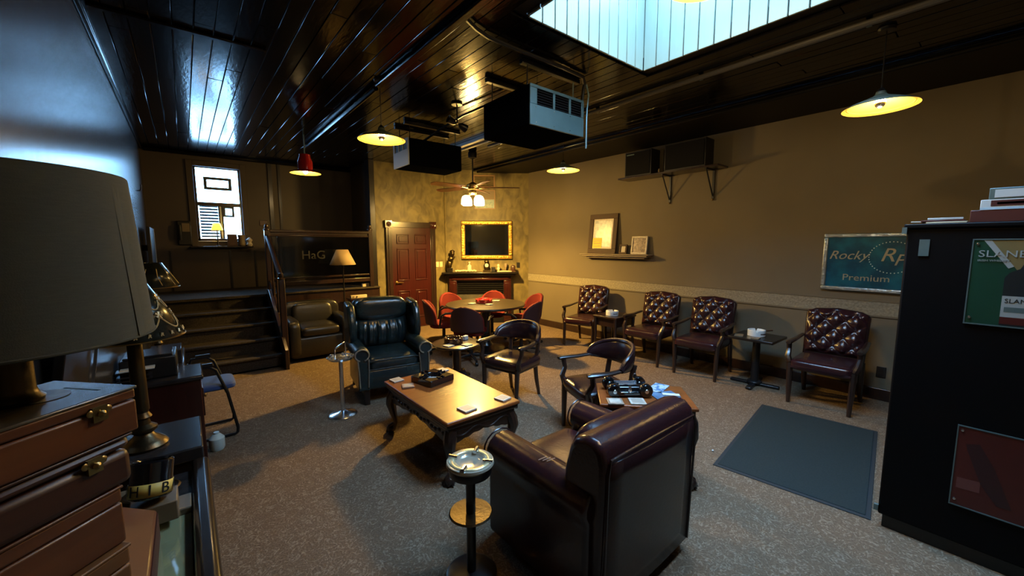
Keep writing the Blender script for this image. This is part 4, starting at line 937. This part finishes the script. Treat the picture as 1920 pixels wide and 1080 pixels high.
# teal sign
sg = thing('wall_sign', 'teal cigar advertising sign in hammered silver frame left of the cabinet', 'sign', (XR, .62, 1.49))
sw, shh, q = .69, .32, .045
b = new(); bx(b, -.04, 0, -sw, sw, -shh, -shh+q); bx(b, -.04, 0, -sw, sw, shh-q, shh); bx(b, -.04, 0, -sw, -sw+q, -shh+q, shh-q); bx(b, -.04, 0, sw-q, sw, -shh+q, shh-q); obj('frame', b, m_tinsel, sg, bev=.012)
b = new(); bx(b, -.025, -.002, -sw+q-.005, sw-q+.005, -shh+q-.005, shh-q+.005); face_ = obj('face', b, m_teal, sg)
TR = (R(90), 0, R(-90))
text('Rocky', .135, m_signlet, face_, (-.026, .635, .075), TR, .002, .35)
text('R', .20, m_signlet, face_, (-.027, .20, .08), TR, .002, .3); text('P', .17, m_signlet, face_, (-.027, .09, .03), TR, .002, .3)
text('Premium', .10, m_signlet, face_, (-.026, .50, -.17), TR, .002, 0, sx=1.1)
b = new()
for i in range(40):
    a = 2*pi*i/40; cushion(b, (-.028, .10+.185*cos(a), .06+.165*sin(a)), (.008, .012, .012), 1, nu=6, nv=4)
obj('dot_ring', b, m_whitecer, face_)
# outlets on the right wall
for yy, l in ((.72, 'dark outlet plate low on the wall beside the last tufted chair'), (4.98, 'dark outlet plate low on the wall behind the first tufted chair')):
    t = thing('wall_outlet', l, 'outlet', (XR, yy, .25))
    b = new(); bx(b, -.008, 0, -.04, .04, 0, .12); obj('plate', b, m_plas, t, bev=.003)
    b = new(); bx(b, -.01, -.008, -.018, .018, .02, .05); bx(b, -.01, -.008, -.018, .018, .07, .10); obj('socket', b, m_black_m, t)

# ------------------------------------------------------------------ black cabinet at right
fr = thing('black_cabinet', 'tall matt black cabinet at the right edge with posters on its side', 'cabinet', (3.13, .345, 0))
b = new(); bx(b, .02, .78, -1.25, -.02, .0, .08); obj('plinth', b, m_black_m, fr)
b = new(); bx(b, 0, .80, -1.25, 0, .08, 1.78); obj('body', b, m_fridge, fr, bev=.01)
b = new(); bx(b, -.012, .81, -1.26, .012, 1.78, 1.805); obj('top', b, m_fridge, fr, bev=.006)
for zz in (.12, 1.77):
    b = new(); box(b, (-.004, .008, zz), (.02, .02, .035)); obj('hinge', b, m_steel, fr)
b = new(); bx(b, -.006, 0, -.095, -.055, 1.63, 1.72); st_ = obj('sticker', b, m_steel, fr)
def poster(z0, z1, y1, y0, m, name):
    b = new(); bx(b, -.006, 0, y0, y1, z0, z1); p = obj(name, b, m, fr)
    b = new(); bx(b, -.009, -.004, y0, y1, z0-.006, z0); bx(b, -.009, -.004, y0, y1, z1, z1+.006); bx(b, -.009, -.004, y1, y1+.005, z0-.006, z1+.006); obj('edge_strip', b, m_steel, p)
    b = new(); cushion(b, (-.008, y1-.014, z1-.02), (.008, .014, .014), 1, nu=8, nv=5); cushion(b, (-.008, y1-.014, z0+.03), (.008, .014, .014), 1, nu=8, nv=5); obj('screw_head', b, m_chrome, p)
    return p
oy = .345
p1 = poster(1.29, 1.715, .093-oy, -.32-oy, m_pgreen, 'poster')
def flat(parent, name, m, pts, x=-.0075):
    b = new(); b.faces.new([b.verts.new((x, y-oy, zz)) for y, zz in pts]); return obj(name, b, m, parent)
flat(p1, 'gold_corner', m_pgold, [(.035, 1.712), (-.32, 1.712), (-.32, 1.56), (-.06, 1.56), (-.045, 1.585)], -.0068)
flat(p1, 'white_ribbon', m_pwhite, [(.06, 1.713), (.035, 1.713), (-.045, 1.585), (-.028, 1.575)], -.0072)
text('SLANE', .048, m_pwhite, p1, (-.0085, .075-oy, 1.645), TR, .0006, sx=1.12); text('IRISH WHISKEY', .014, m_pwhite, p1, (-.0085, .075-oy, 1.612), TR, .0006, sx=1.1)
flat(p1, 'bottle_print', m_pblack, [(-.045, 1.292), (-.02, 1.292), (-.02, 1.53), (-.035, 1.555), (-.065, 1.575), (-.075, 1.60), (-.075, 1.70), (-.20, 1.70), (-.20, 1.292)], -.0078)
flat(p1, 'bottle_label', m_pwhite, [(-.02, 1.335), (-.02, 1.44), (-.24, 1.44), (-.24, 1.335)], -.0082); flat(p1, 'bottle_label_band', m_pmar, [(-.02, 1.30), (-.02, 1.335), (-.24, 1.335), (-.24, 1.30)], -.0082)
text('SLANE', .030, m_pblack, p1, (-.0088, -.028-oy, 1.415), TR, .0004); flat(p1, 'label_rule', m_steel, [(-.03, 1.36), (-.03, 1.385), (-.2, 1.385), (-.2, 1.36)], -.0086)
p2 = poster(.30, .735, .066-oy, -.40-oy, m_pmar, 'lower_poster')
flat(p2, 'bottle_print', m_pdark, [(.035, .645), (.03, .62), (-.03, .45), (-.09, .36), (-.14, .36), (-.07, .55), (-.012, .66)], -.0072)
flat(p2, 'faded_print', mat('poster_faded', (.14, .045, .04), .5), [(.052, .395), (.052, .455), (-.03, .46), (-.03, .40)], -.0070)
# pile of boxes on the cabinet
zt = 1.8055
def cbox(label, y, w, h, d, z0, m, strips=(), x=3.145):
    t = thing('cigar_box', label, 'box', (x, y, z0), 0)
    b = new(); bx(b, 0, d, -w, 0, 0, h); obj('carton', b, m, t, bev=.002)
    for (y0, y1, a, c, mm) in strips:
        b = new(); bx(b, -.0015, 0, -w*y1, -w*y0, h*a, h*c); obj('label_strip', b, mm, t)
    return t
cbox('long reddish-brown box at the bottom of the pile on the cabinet', .118, .36, .060, .22, zt, m_boxm)
cbox('white and maroon printed box in the middle of the pile on the cabinet', .088, .34, .050, .20, zt+.0605, m_paper, ((.10, .85, .35, .9, m_boxm), (.16, .7, .5, .72, m_pwhite), (.0, .45, 0, .22, mat('pale_blue_strip', (.45, .6, .68), .5))))
cbox('white box with grey border on top of the pile on the cabinet', .063, .30, .055, .18, zt+.111, m_steel, ((.06, .8, .15, .85, m_paper),))
for i, (l, y, w, h, m_) in enumerate((('cream leaflet lowest on the cabinet top left of the boxes', .20, .15, .008, m_cream), ('dark red leaflet in the middle of the flat stack on the cabinet', .215, .16, .008, m_boxm), ('white leaflet on top of the flat stack on the cabinet', .205, .13, .010, m_paper))):
    b = new(); bx(b, 0, .15, -w/2, w/2, 0, h); tag(obj('leaflet', b, m_, bev=.001, seg=1), l, 'leaflet', loc=(3.14+.004*i, y-.0, zt+.0095*i), rz=.06*(i-1))
b = new(); tube(b, [(0, 0, 0), (.02, .05, .002)], .006, 8); tag(obj('cigar_tip', b, m_ledge), 'pinkish pen lying at the left end of the flat stack', 'pen', loc=(3.16, .285, zt+.008))

# ------------------------------------------------------------------ ceiling equipment
def cleaner(label, x0, x1, y0, y1, z0, z1, fm, fside):
    t = thing('air_cleaner', label, 'air cleaner', ((x0+x1)/2, (y0+y1)/2, z0)); W_, D_, H_ = x1-x0, y1-y0, z1-z0
    b = new(); bx(b, -W_/2, W_/2, -D_/2, D_/2, 0, H_); obj('housing', b, m_navy, t, bev=.012)
    b = new(); F = []
    if fside == 'front':
        for (u0, u1, a, c) in ((0, 1, 0, .52), (0, 1, .92, 1), (0, .12, .52, .92), (.40, .44, .52, .92), (.70, .74, .52, .92), (.95, 1, .52, .92)): bx(b, -W_/2+u0*W_, -W_/2+u1*W_, -D_/2-.014, -D_/2, a*H_, c*H_)
        obj('front_panel', b, fm, t, bev=.003)
        for (u0, u1) in ((.12, .40), (.44, .70), (.74, .95)):
            b = new()
            for i in range(6): box(b, (-W_/2+(u0+u1)/2*W_, -D_/2-.006, (.55+i*.065)*H_), ((u1-u0)*W_, .008, .004), rot=(R(35), 0, 0))
            obj('louvre', b, m_plas, t)
        b = new()
        for u in (.1, .42, .72):
            for a in (.08, .46): cushion(b, (-W_/2+u*W_, -D_/2-.016, a*H_), (.01, .008, .01), 1, nu=6, nv=4)
        obj('screws', b, m_chrome, t)
    else:
        for (u0, u1, a, c) in ((0, 1, 0, .60), (0, 1, .92, 1), (0, .10, .60, .92), (.34, .38, .60, .92), (.62, .66, .60, .92), (.90, 1, .60, .92)): bx(b, -W_/2-.014, -W_/2, D_/2-u1*D_, D_/2-u0*D_, a*H_, c*H_)
        obj('front_panel', b, fm, t, bev=.003)
        b = new(); bx(b, -W_/2-.004, -W_/2, -D_/2*.9, D_/2*.9, .6*H_, .92*H_); obj('grille', b, m_plas, t)
    for yy in (-D_/2+.08, D_/2-.08):
        b = new(); box(b, (0, yy, ZC-z0-.025), (W_+.04, .045, .04)); s_ = obj('strut', b, m_black_m, t, bev=.003)
        for xx in (-W_/2+.05, W_/2-.05):
            b = new(); tube(b, [(xx, yy, H_-.03), (xx, yy, ZC-z0-.02)], .006, 6); obj('rod', b, m_steel if xx > 0 else m_black_m, s_)
    return t
cleaner('large dark air cleaner with steel-teal louvred face hung below the ceiling', 2.315, 2.99, 2.60, 3.26, 2.70, 3.03, mat('dark_teal_steel', (.055, .095, .095), .45, metal=.3, col2=(.045, .08, .08), scale=6), 'front')
cleaner('smaller dark air cleaner with pale end panel hung by the fan', 2.27, 3.04, 4.80, 5.26, 2.70, 3.03, m_white_metal, 'side')
b = new(); tube(b, [(3.06, 2.62, 3.2), (3.08, 2.61, 3.1), (3.05, 2.6, 2.98), (3.02, 2.58, 2.88), (3.02, 2.58, 2.60)], .008, 8); tag(obj('power_cable', b, m_steel), 'grey cable curling down the right side of the large air cleaner', 'cable')
b = new(); tube(b, [(2.55, 5.0, 3.05), (2.62, 4.6, 3.15), (2.62, 4.1, 3.19), (2.66, 3.4, 3.2)], .014, 8); tag(obj('power_cable', b, m_black_m), 'black cable looping from the small air cleaner across the ceiling', 'cable')
t = thing('ceiling_spotlight', 'black twin spotlight fixture hanging between the air cleaners', 'spotlight', (2.45, 3.95, 3.25))
b = new(); lathe(b, [(.06, -.02), (.06, 0)], 16); obj('canopy', b, m_black_m, t)
b = new(); tube(b, [(0, 0, 0), (0, 0, -.22)], .008, 8); obj('stem', b, m_black_m, t)
for s in (-1, 1):
    b = new(); lathe(b, [(.012, 0), (.035, .03), (.045, .10), (.04, .10), (0, .06)], 14, M=Matrix.Translation((s*.02, 0, -.22)) @ Matrix.Rotation(R(90*s+20), 4, 'Y')); obj('lamp_head', b, m_black_m, t)
b = new(); bx(b, 3.42, 3.49, 4.5, 5.75, 3.20, 3.25); bx(b, 3.60, 3.65, 4.5, 5.75, 3.215, 3.25); tag(obj('ceiling_track', b, mat('pale_metal_track', (.32, .31, .30), .35, metal=.4), bev=.004), 'pale metal track rails on the ceiling behind the large air cleaner', 'track')

# pendants
PEND = None
def pendant(label, x, y, z, power, drop=None):
    global PEND
    if PEND is None:
        t = thing('pendant_lamp', label, 'pendant lamp', (x, y, z), 0, 'shallow cone pendant lamps'); PEND = t
        b = new(); lathe(b, [(.22, 0), (.205, .010), (.19, .016), (.19, .020), (.05, .078), (.035, .09), (.03, .11)], 48, cap=False); obj('shade', b, m_shade_out, t, solid=.0)
        b = new(); lathe(b, [(.221, -.002), (.212, .004), (.200, .006), (.198, .010), (.188, .010), (.186, .014), (.046, .072), (.03, .085), (0, .086)], 48, cap=False); obj('shade_lining', b, m_shade_in, t)
        b = new(); lathe(b, [(.028, .10), (.030, .11), (.018, .13), (.006, .14)], 16); obj('socket', b, m_black_m, t)
        b = new(); cushion(b, (0, 0, .035), (.066, .066, .08), 1, nu=18, nv=12); obj('bulb', b, m_bulb, t)
        b = new(); lathe(b, [(.0335, .030), (.032, .02), (.026, .006), (.012, -.005), (0, -.0065)], 18, cap=False); obj('bulb_cap', b, m_chrome, t)
        b = new(); tube(b, [(0, 0, .13), (0, 0, ZC-2.70)], .004, 6); obj('cord', b, m_black_m, t)
        b = new(); lathe(b, [(.05, ZC-2.70-.02), (.055, ZC-2.70)], 16); obj('canopy', b, m_black_m, t)
    else:
        t = copy_tree(PEND, label, (x, y, z))
    lamp_light('bulb_light', (0, 0, -.045), power, t)
    return t
pendant('shallow cone pendant lamp over the wingback chair, left of the air cleaners', 1.55, 3.87, 2.70, 3.5)
PEND_KIDS = None
pendant('shallow cone pendant lamp by the right wall near the fan', 4.10, 3.90, 2.70, 3.5)
pendant('shallow cone pendant lamp nearest the black cabinet on the right', 4.06, .66, 2.70, .5)
pendant('shallow cone pendant lamp above the foreground club armchair', 1.55, .64, 2.70, 2.4)
sk = pendant('pendant lamp hanging inside the skylight well', 2.43, 1.21, 3.21, 9)
for ch in list(sk.children):
    if ch.name.startswith('cord'): ch.scale = (1, 1, 1.667); ch.location.z = -.087
    if ch.name.startswith('canopy'): ch.location.z = 4.03-3.21-.55
rp = thing('pendant_lamp', 'red enamel bell pendant lamp near the stairs', 'pendant lamp', (1.425, 6.4, 2.715))
b = new(); lathe(b, [(.20, 0), (.185, .012), (.12, .03), (.095, .05), (.10, .15), (.075, .22), (.07, .26), (.03, .27)], 36, cap=False); obj('shade', b, m_red_en, rp)
b = new(); lathe(b, [(.201, -.002), (.185, .008), (.115, .026), (.088, .05), (.09, .15), (.06, .21), (0, .215)], 36, cap=False); obj('shade_lining', b, m_shade_in, rp)
b = new(); cushion(b, (0, 0, .03), (.065, .065, .08), 1, nu=18, nv=12); obj('bulb', b, m_bulb, rp)
b = new(); tube(b, [(0, 0, .26), (0, 0, ZC-2.715)], .009, 8); obj('stem', b, m_steel, rp)
lamp_light('bulb_light', (0, 0, -.03), 4, rp)

# ceiling fan
cf = thing('ceiling_fan', 'ceiling fan with brown blades and lit frosted glass shades near the fireplace', 'ceiling fan', (3.86, 5.76, 0))
b = new(); lathe(b, [(.03, 3.12), (.07, 3.14), (.075, 3.22), (.06, 3.25)], 20); obj('canopy', b, m_black_m, cf)
b = new(); lathe(b, [(.012, 2.70), (.012, 3.14)], 12); obj('down_rod', b, m_black_m, cf)
b = new(); lathe(b, [(.03, 2.74), (.06, 2.72), (.105, 2.70), (.11, 2.65), (.10, 2.62), (.06, 2.61), (.055, 2.58), (.07, 2.56), (.05, 2.54), (.03, 2.53)], 28); obj('motor', b, m_brass, cf)
m_blade = mat('reddish_fan_blade', (.16, .045, .018), .3, coat=.4, col2=(.09, .026, .012), scale=4, stretch=(1, 9, 1))
u_ax = math.atan2(-.633, .774)
for i in range(5):
    a = u_ax + R(4+72*i); M_ = Matrix.Rotation(a, 4, 'Z') @ Matrix.Translation((0, 0, 2.655)) @ Matrix.Rotation(R(12), 4, 'X')
    b = new(); P = [(.19, -.05), (.28, -.065), (.62, -.08), (.76, -.07), (.80, 0), (.76, .07), (.62, .08), (.28, .065), (.19, .05)]
    A = [b.verts.new(M_ @ Vector((x, y, -.004))) for x, y in P]; B = [b.verts.new(M_ @ Vector((x, y, .004))) for x, y in P]
    b.faces.new(A[::-1]); b.faces.new(B)
    for k in range(len(P)): b.faces.new((A[k], A[(k+1) % len(P)], B[(k+1) % len(P)], B[k]))
    bl = obj('blade', b, m_blade, cf)
    b = new(); tube(b, [M_ @ Vector((.09, 0, -.01)), M_ @ Vector((.15, 0, -.012)), M_ @ Vector((.24, .02, -.008))], [.018, .012, .016], 8); obj('blade_iron', b, m_brass, bl)
for i in range(4):
    a = u_ax + R((35, 145, 215, 325)[i]); c_, s_ = cos(a), sin(a)
    b = new(); tube(b, [(c_*.03, s_*.03, 2.545), (c_*.08, s_*.08, 2.53), (c_*.12, s_*.12, 2.51)], .010, 8); arm_ = obj('light_arm', b, m_brass, cf)
    b = new(); lathe(b, [(.03, 0), (.065, -.02), (.08, -.06), (.085, -.145), (.075, -.155), (0, -.13)], 18, (c_*.13, s_*.13, 2.515)); obj('glass_shade', b, m_globe, arm_)
lamp_light('fan_light', (0, 0, 2.32), 95, cf, col=(1.0, .60, .14), rad=.09)
sl = bpy.data.lights.new('fan_downlight', 'SPOT'); sl.energy = 275; sl.color = (1.0, .60, .14); sl.spot_size = R(162); sl.spot_blend = .6; sl.shadow_soft_size = .09
so = bpy.data.objects.new('fan_downlight', sl); COL.objects.link(so); so.location = (0, 0, 2.34); so.parent = cf

# ------------------------------------------------------------------ left foreground: case, boxes, lamps
dc = thing('display_case', 'long dark wood display case with glass top along the left wall', 'display case', (-.205, 1.35, 0))
b = new(); bx(b, -.215, .205, -1.0, .62, 0, .76); obj('body', b, m_case, dc, bev=.006)
b = new(); bx(b, -.215, .16, -.75, .36, .765, .775); obj('lining', b, m_felt, dc)
b = new(); bx(b, .165, .225, -1.0, .72, .76, .815); obj('front_rail', b, m_case, dc, bev=.02, seg=3)
b = new(); bx(b, -.215, .165, .36, .46, .76, .80); obj('cross_rail', b, m_ledge, dc, bev=.006)
b = new(); bx(b, -.215, .165, .46, .66, .76, .785); obj('rear_tray', b, m_ledge, dc, bev=.004)
b = new(); bx(b, .165-.06, .165, .46, .66, .785, .79); obj('tray_band', b, m_slab, dc)
b = new(); bx(b, -.215, .165, -.75, .36, .795, .80); obj('glass_top', b, m_glass, dc)
ds = thing('black_stand', 'black woodgrain stand topped by the gold-patterned lamp', 'stand', (-.21, 2.28, 0))
b = new(); bx(b, -.205, .20, -.19, .17, 0, .80); obj('body', b, m_case, ds, bev=.005)
b = new(); bx(b, -.215, .215, -.205, .185, .80, .855); obj('top', b, m_slab, ds, bev=.006)
b = new(); lathe(b, [(.05, 0), (.065, .008), (.06, .012), (.02, .004), (0, .004)], 24, sx=1.3); tag(obj('dish', b, m_brass_d), 'dark oval dish on the tan tray of the display case', 'dish', loc=(-.155, 1.91, .7915))
ch_ = thing('black_ashtray', 'black round ashtray with yellow printed band tipped against the boxes', 'ashtray', (-.135, 1.705, .943)); ch_.rotation_euler = (R(-14), R(10), R(10))
b = new(); bx(b, -.06, .06, -.05, .06, 0, .066); tag(obj('wood_block', b, m_ledge, bev=.004), 'tan wooden block under the black banded ashtray', 'block', loc=(-.135, 1.70, .801))
b = new(); lathe(b, [(.05, -.06), (.055, -.055), (.055, .05), (.05, .055), (.04, .05), (.038, -.03), (0, -.03)], 28); obj('bowl', b, m_blkcer, ch_)
b = new(); lathe(b, [(.056, -.052), (.0562, -.012)], 28, cap=False); obj('band', b, m_label_y, ch_, solid=.001)
for i, chh in enumerate('COHIBA'):
    a = R(-224+i*41); o = text(chh, .046, m_pblack, ch_, (cos(a)*.0572, sin(a)*.0572, -.032), (R(90), 0, a+pi/2), .0004, align='CENTER')

def cigar_box(label, c, w, d, h, z0, rz, m, mt=None, latch=True, bev=.004, group='stacked wooden cigar boxes'):
    t = thing('cigar_box', label, 'box', (c[0], c[1], z0), rz, group)
    lid = h*.28
    b = new(); bx(b, -w/2, w/2, -d/2, d/2, 0, h-lid-.0015); obj('body', b, m, t, bev=bev)
    b = new(); bx(b, -w/2, w/2, -d/2, d/2, h-lid, h-.004); obj('lid', b, m, t, bev=bev)
    b = new(); bx(b, -w/2-.002, w/2+.002, -d/2-.002, d/2+.002, h-.005, h); obj('lid_panel', b, mt or m, t, bev=.002)
    if latch:
        for s in (-1, 1):
            b = new(); box(b, (s*w*.27, -d/2-.003, h-lid-.004), (.020, .005, .024)); lathe(b, [(.004, 0), (.006, .004), (.002, .008)], 10, M=Matrix.Translation((s*w*.27, -d/2-.005, h-lid-.004)) @ Matrix.Rotation(R(90), 4, 'X')); cushion(b, (s*w*.27-.012, -d/2-.004, h-lid), (.012, .004, .012), 1, nu=8, nv=4); cushion(b, (s*w*.27+.012, -d/2-.004, h-lid), (.012, .004, .012), 1, nu=8, nv=4); obj('latch', b, m_brass, t)
    return t
# box frame: +x to the right end, -y towards the room
u1 = Vector((.737, .675)); RZB = math.atan2(.675, .737)
Rr = Vector((-.082, .927)); nn = Vector((-.675, .737))   # right front corner, inward direction
def bc(w, d, off=(0, 0)): p = Rr + u1*off[0] + nn*off[1] - u1*w/2 + nn*d/2; return (p.x, p.y)
bt = cigar_box('topmost cedar cigar box with brass latches, gray lamp standing on it', bc(.25, .168), .25, .168, .078, 1.382, RZB, m_boxw, m_boxtop)
b = new(); sheet(b, lambda u, v: (.055+.035*u**.5*cos(v*2*pi), .01+.05*u**.5*sin(v*2*pi)*.8, .0788), 6, 24); obj('embossed_oval', b, mat('pale_emboss', (.22, .22, .19), .3, col2=(.12, .11, .09), scale=60), bt)
b = new(); bx(b, .095, .099, -.05, .02, .078, .0784); obj('lid_print', b, m_pblack, bt)
cigar_box('dark cigar box second from the top of the stack', bc(.25, .17, (-.012, .004)), .25, .17, .085, 1.296, RZB, m_boxd, bev=.012)
cigar_box('brown cigar box third from the top of the stack', bc(.26, .17, (-.03, .01)), .26, .17, .10, 1.195, RZB, m_boxw, latch=False)
cigar_box('tan cigar box fourth from the top of the stack', bc(.26, .18, (-.035, .0)), .26, .18, .12, 1.074, RZB, m_boxt, latch=False)
cigar_box('dark large cigar box under the tan one in the stack', bc(.26, .18, (-.04, .0)), .26, .18, .13, .943, RZB, m_boxd, latch=False)
cigar_box('lowest dark box carrying the cigar box stack', bc(.27, .19, (-.035, .002)), .27, .19, .142, .8005, RZB, m_case, latch=False)
mb = thing('maroon_case', 'slanted maroon leather cigar case beside the box stack', 'case', (-.185, 1.21, .801))
b = new(); prism(b, [(-.065, 0), (.065, 0), (.065, .095), (-.065, .175)], .36); obj('body', b, m_boxm, mb, bev=.008)
b = new(); bx(b, .0655, .067, .01, .35, .01, .09); obj('side_panel', b, mat('dull_maroon_side', (.06, .022, .022), .5), mb)

# grey drum lamp on the top box
LX, LY, LZ = -.214, .936, 1.4605
dl = thing('table_lamp', 'big grey linen drum-shade lamp standing on the cigar box stack', 'table lamp', (LX, LY, LZ))
b = new(); lathe(b, [(.028, 0), (.03, .006), (.024, .012), (.021, .02), (.021, .30), (.012, .31), (0, .31)], 24); obj('base', b, m_brass_d, dl)
b = new(); lathe(b, [(.165, .092), (.1635, .095), (.1475, .345), (.146, .348)], 64, cap=False); obj('lamp_shade', b, m_grey_sh, dl, solid=.003)
b = new(); tube(b, [(.165*cos(a), .165*sin(a), .094) for a in [2*pi*i/48 for i in range(48)]], .002, 6, True); tube(b, [(.147*cos(a), .147*sin(a), .346) for a in [2*pi*i/48 for i in range(48)]], .002, 6, True); obj('shade_hem', b, m_grey_sh, dl)['kind'] = 'stuff'
b = new(); a0 = math.atan2(-.44, .9); sheet(b, lambda u, v: ((.1655-.0178*v+.001)*cos(a0+.10*u), (.1655-.0178*v+.001)*sin(a0+.10*u), .095+.25*v), 4, 4); obj('shade_seam', b, mat('shade_seam_strip', (.075, .08, .064), .9), dl)
b = new(); tube(b, [(-.147, 0, .34), (.147, 0, .34)], .002, 6); obj('spider', b, m_brass_d, dl)

# gold patterned lamp on the black stand
gx, gy, gz = -.185, 2.22, .8555
gl_ = thing('table_lamp', 'brass candlestick lamp with black shade printed with gold garlands', 'table lamp', (gx, gy, gz))
b = new(); lathe(b, [(.075, 0), (.078, .010), (.07, .022), (.062, .03), (.04, .045), (.03, .06), (.046, .075), (.046, .085), (.026, .10), (.022, .12), (.032, .13), (.022, .15), (.026, .17)], 28); obj('base', b, m_brass_d, gl_)
b = new(); lathe(b, [(.026, .16), (.024, .53), (.012, .55), (.008, .71)], 20); obj('column', b, m_brass_d, gl_)
r0, r1, h0, h1 = .165, .05, .47, .70
b = new(); lathe(b, [(r0, h0), (r1, h1)], 56, cap=False); shd = obj('lamp_shade', b, m_blk_sh, gl_, solid=.003)
def onsh(a, k, o=.003): r = r0 + (r1-r0)*k + o; return (r*cos(a), r*sin(a), h0+(h1-h0)*k)
b = new()
NS = 8
for i in range(NS):
    a0 = 2*pi*i/NS
    for (kk, dk, off) in ((.38, .22, 0), (.70, .2, .5)):
        tube(b, [onsh(a0+off*2*pi/NS+2*pi/NS*u, kk-dk*sin(pi*u)) for u in [j/10 for j in range(11)]], .0030, 5)
    for kk, off in ((.40, 0), (.70, .5)):
        c = a0+off*2*pi/NS
        for q_ in range(5):
            qa = 2*pi*q_/5; tube(b, [onsh(c, kk), onsh(c+.12*cos(qa), kk+.06*sin(qa))], [.004, .006], 5)
    for j in range(3):
        c = a0+2*pi/NS*(j+.3)/3; tube(b, [onsh(c, .06), onsh(c+.05, .11)], [.002, .005], 5); tube(b, [onsh(c+.06, .06), onsh(c+.03, .10)], [.002, .0045], 5)
obj('gold_garland', b, m_gold_p, shd)
b = new(); tube(b, [(r0*cos(a), r0*sin(a), h0) for a in [2*pi*i/48 for i in range(48)]], .003, 6, True); tube(b, [(r1*cos(a), r1*sin(a), h1) for a in [2*pi*i/32 for i in range(32)]], .0025, 6, True); obj('rim', b, m_brass, shd)['kind'] = 'stuff'

# desk with printer and lamp
dk = thing('desk', 'dark cherry desk against the left wall before the stairs', 'desk', (-.205, 4.20, 0))
b = new(); bx(b, -.215, .235, -.48, -.12, .0, .70); bx(b, -.215, .13, .50, .62, 0, .70); bx(b, -.215, -.19, -.12, .50, .1, .70); obj('body', b, m_cherry, dk, bev=.006)
b = new(); bx(b, -.22, .25, -.50, -.10, .70, .735); bx(b, -.22, .145, -.10, .64, .70, .735); obj('desktop', b, m_slab, dk, bev=.01)
b = new(); bx(b, .235, .245, -.44, -.16, .40, .62); dr = obj('drawer', b, m_cherry, dk, bev=.003)
b = new(); cushion(b, (.255, -.30, .52), (.02, .03, .03), .9, nu=8, nv=6); obj('knob', b, m_brass, dr)
pr = thing('printer', 'black desktop printer on the cherry desk with pale reflections on its lid', 'printer', (-.24, 3.98, .7355))
b = new(); bx(b, -.17, .14, -.17, .17, 0, .155); obj('body', b, m_plas, pr, bev=.01)
b = new(); bx(b, -.15, .12, -.15, .12, .155, .17); obj('lid', b, m_slab, pr, bev=.004)
b = new(); bx(b, -.18, .0, -.24, -.17, .05, .06); bx(b, -.18, .0, -.26, -.17, .09, .10); bx(b, -.18, .0, -.22, -.17, .02, .03); obj('paper_tray', b, m_slab, pr)
b = new(); bx(b, -.16, .02, -.27, -.18, .1005, .108); obj('paper', b, m_paper, pr)
b = new(); bx(b, -.10, .10, -.15, .15, 0, .11); tag(obj('file_box', b, m_slab, bev=.004), 'low black box beside the printer at the desk edge', 'box', loc=(-.175, 4.36, .7355))
l3 = thing('table_lamp', 'small brass desk lamp with dark shade streaked gold at the far end of the desk', 'table lamp', (-.235, 4.68, .7355))
b = new(); lathe(b, [(.08, 0), (.08, .012), (.03, .03), (.02, .05), (.035, .10), (.018, .14), (.014, .16), (.01, .76), (.006, .81)], 20); obj('base', b, m_brass_d, l3)
b = new(); lathe(b, [(.185, .60), (.075, .81)], 40, cap=False); obj('lamp_shade', b, m_blk_sh, l3, solid=.003)
b = new(); tube(b, [(.185*cos(a), .185*sin(a), .60) for a in [2*pi*i/40 for i in range(40)]], .003, 6, True); obj('rim', b, m_brass, l3)
b = new()
for i in range(10):
    a = 2*pi*i/10; tube(b, [(.178*cos(a+.1), .178*sin(a+.1), .62), (.14*cos(a), .14*sin(a), .69), (.105*cos(a+.05), .105*sin(a+.05), .76)], .003, 5)
obj('gold_pattern', b, m_gold_p, l3)
# sled-base armchair by the desk
fc = thing('sled_chair', 'low armchair with blue seat and black tube sled frame tucked by the desk', 'chair', (.11, 4.42, 0), face((1, 0)))
b = new(); cushion(b, (0, .02, .455), (.36, .30, .075), .3, .6, nu=28); obj('seat', b, m_blue, fc)
for s in (-1, 1):
    x_ = s*.19
    b = new(); tube(b, [(x_, -.15, .60), (x_, -.13, .655), (x_, -.02, .66), (x_, .03, .62), (x_, .10, .40), (x_, .155, .07), (x_, .15, .025), (x_, .13, .012), (x_, -.14, .012), (x_, -.155, .03), (x_, -.15, .62)], .013, 8); obj('side_frame', b, m_black_m, fc)
    b = new(); tube(b, [(x_, -.10, .672), (x_, .01, .672)], .018, 8); obj('arm_pad', b, m_plas, fc)
for yy, zz in ((-.13, .42), (.09, .41)):
    b = new(); tube(b, [(-.19, yy, zz), (.19, yy, zz)], .010, 8); obj('stretcher', b, m_chrome, fc)
b = new(); sheet(b, lambda u, v: ((u-.5)*.36, -.145, .50+.12*v), 8, 3); obj('backrest', b, m_blue, fc, solid=.02)
b = new(); lathe(b, [(.045, 0), (.055, .02), (.055, .10), (.03, .13), (.02, .135), (.02, .15), (0, .15)], 18); tag(obj('canister', b, mat('pale_plastic', (.50, .62, .62), .35)), 'small pale plastic canister on the floor by the desk corner', 'canister', loc=(.10, 4.02, 0))
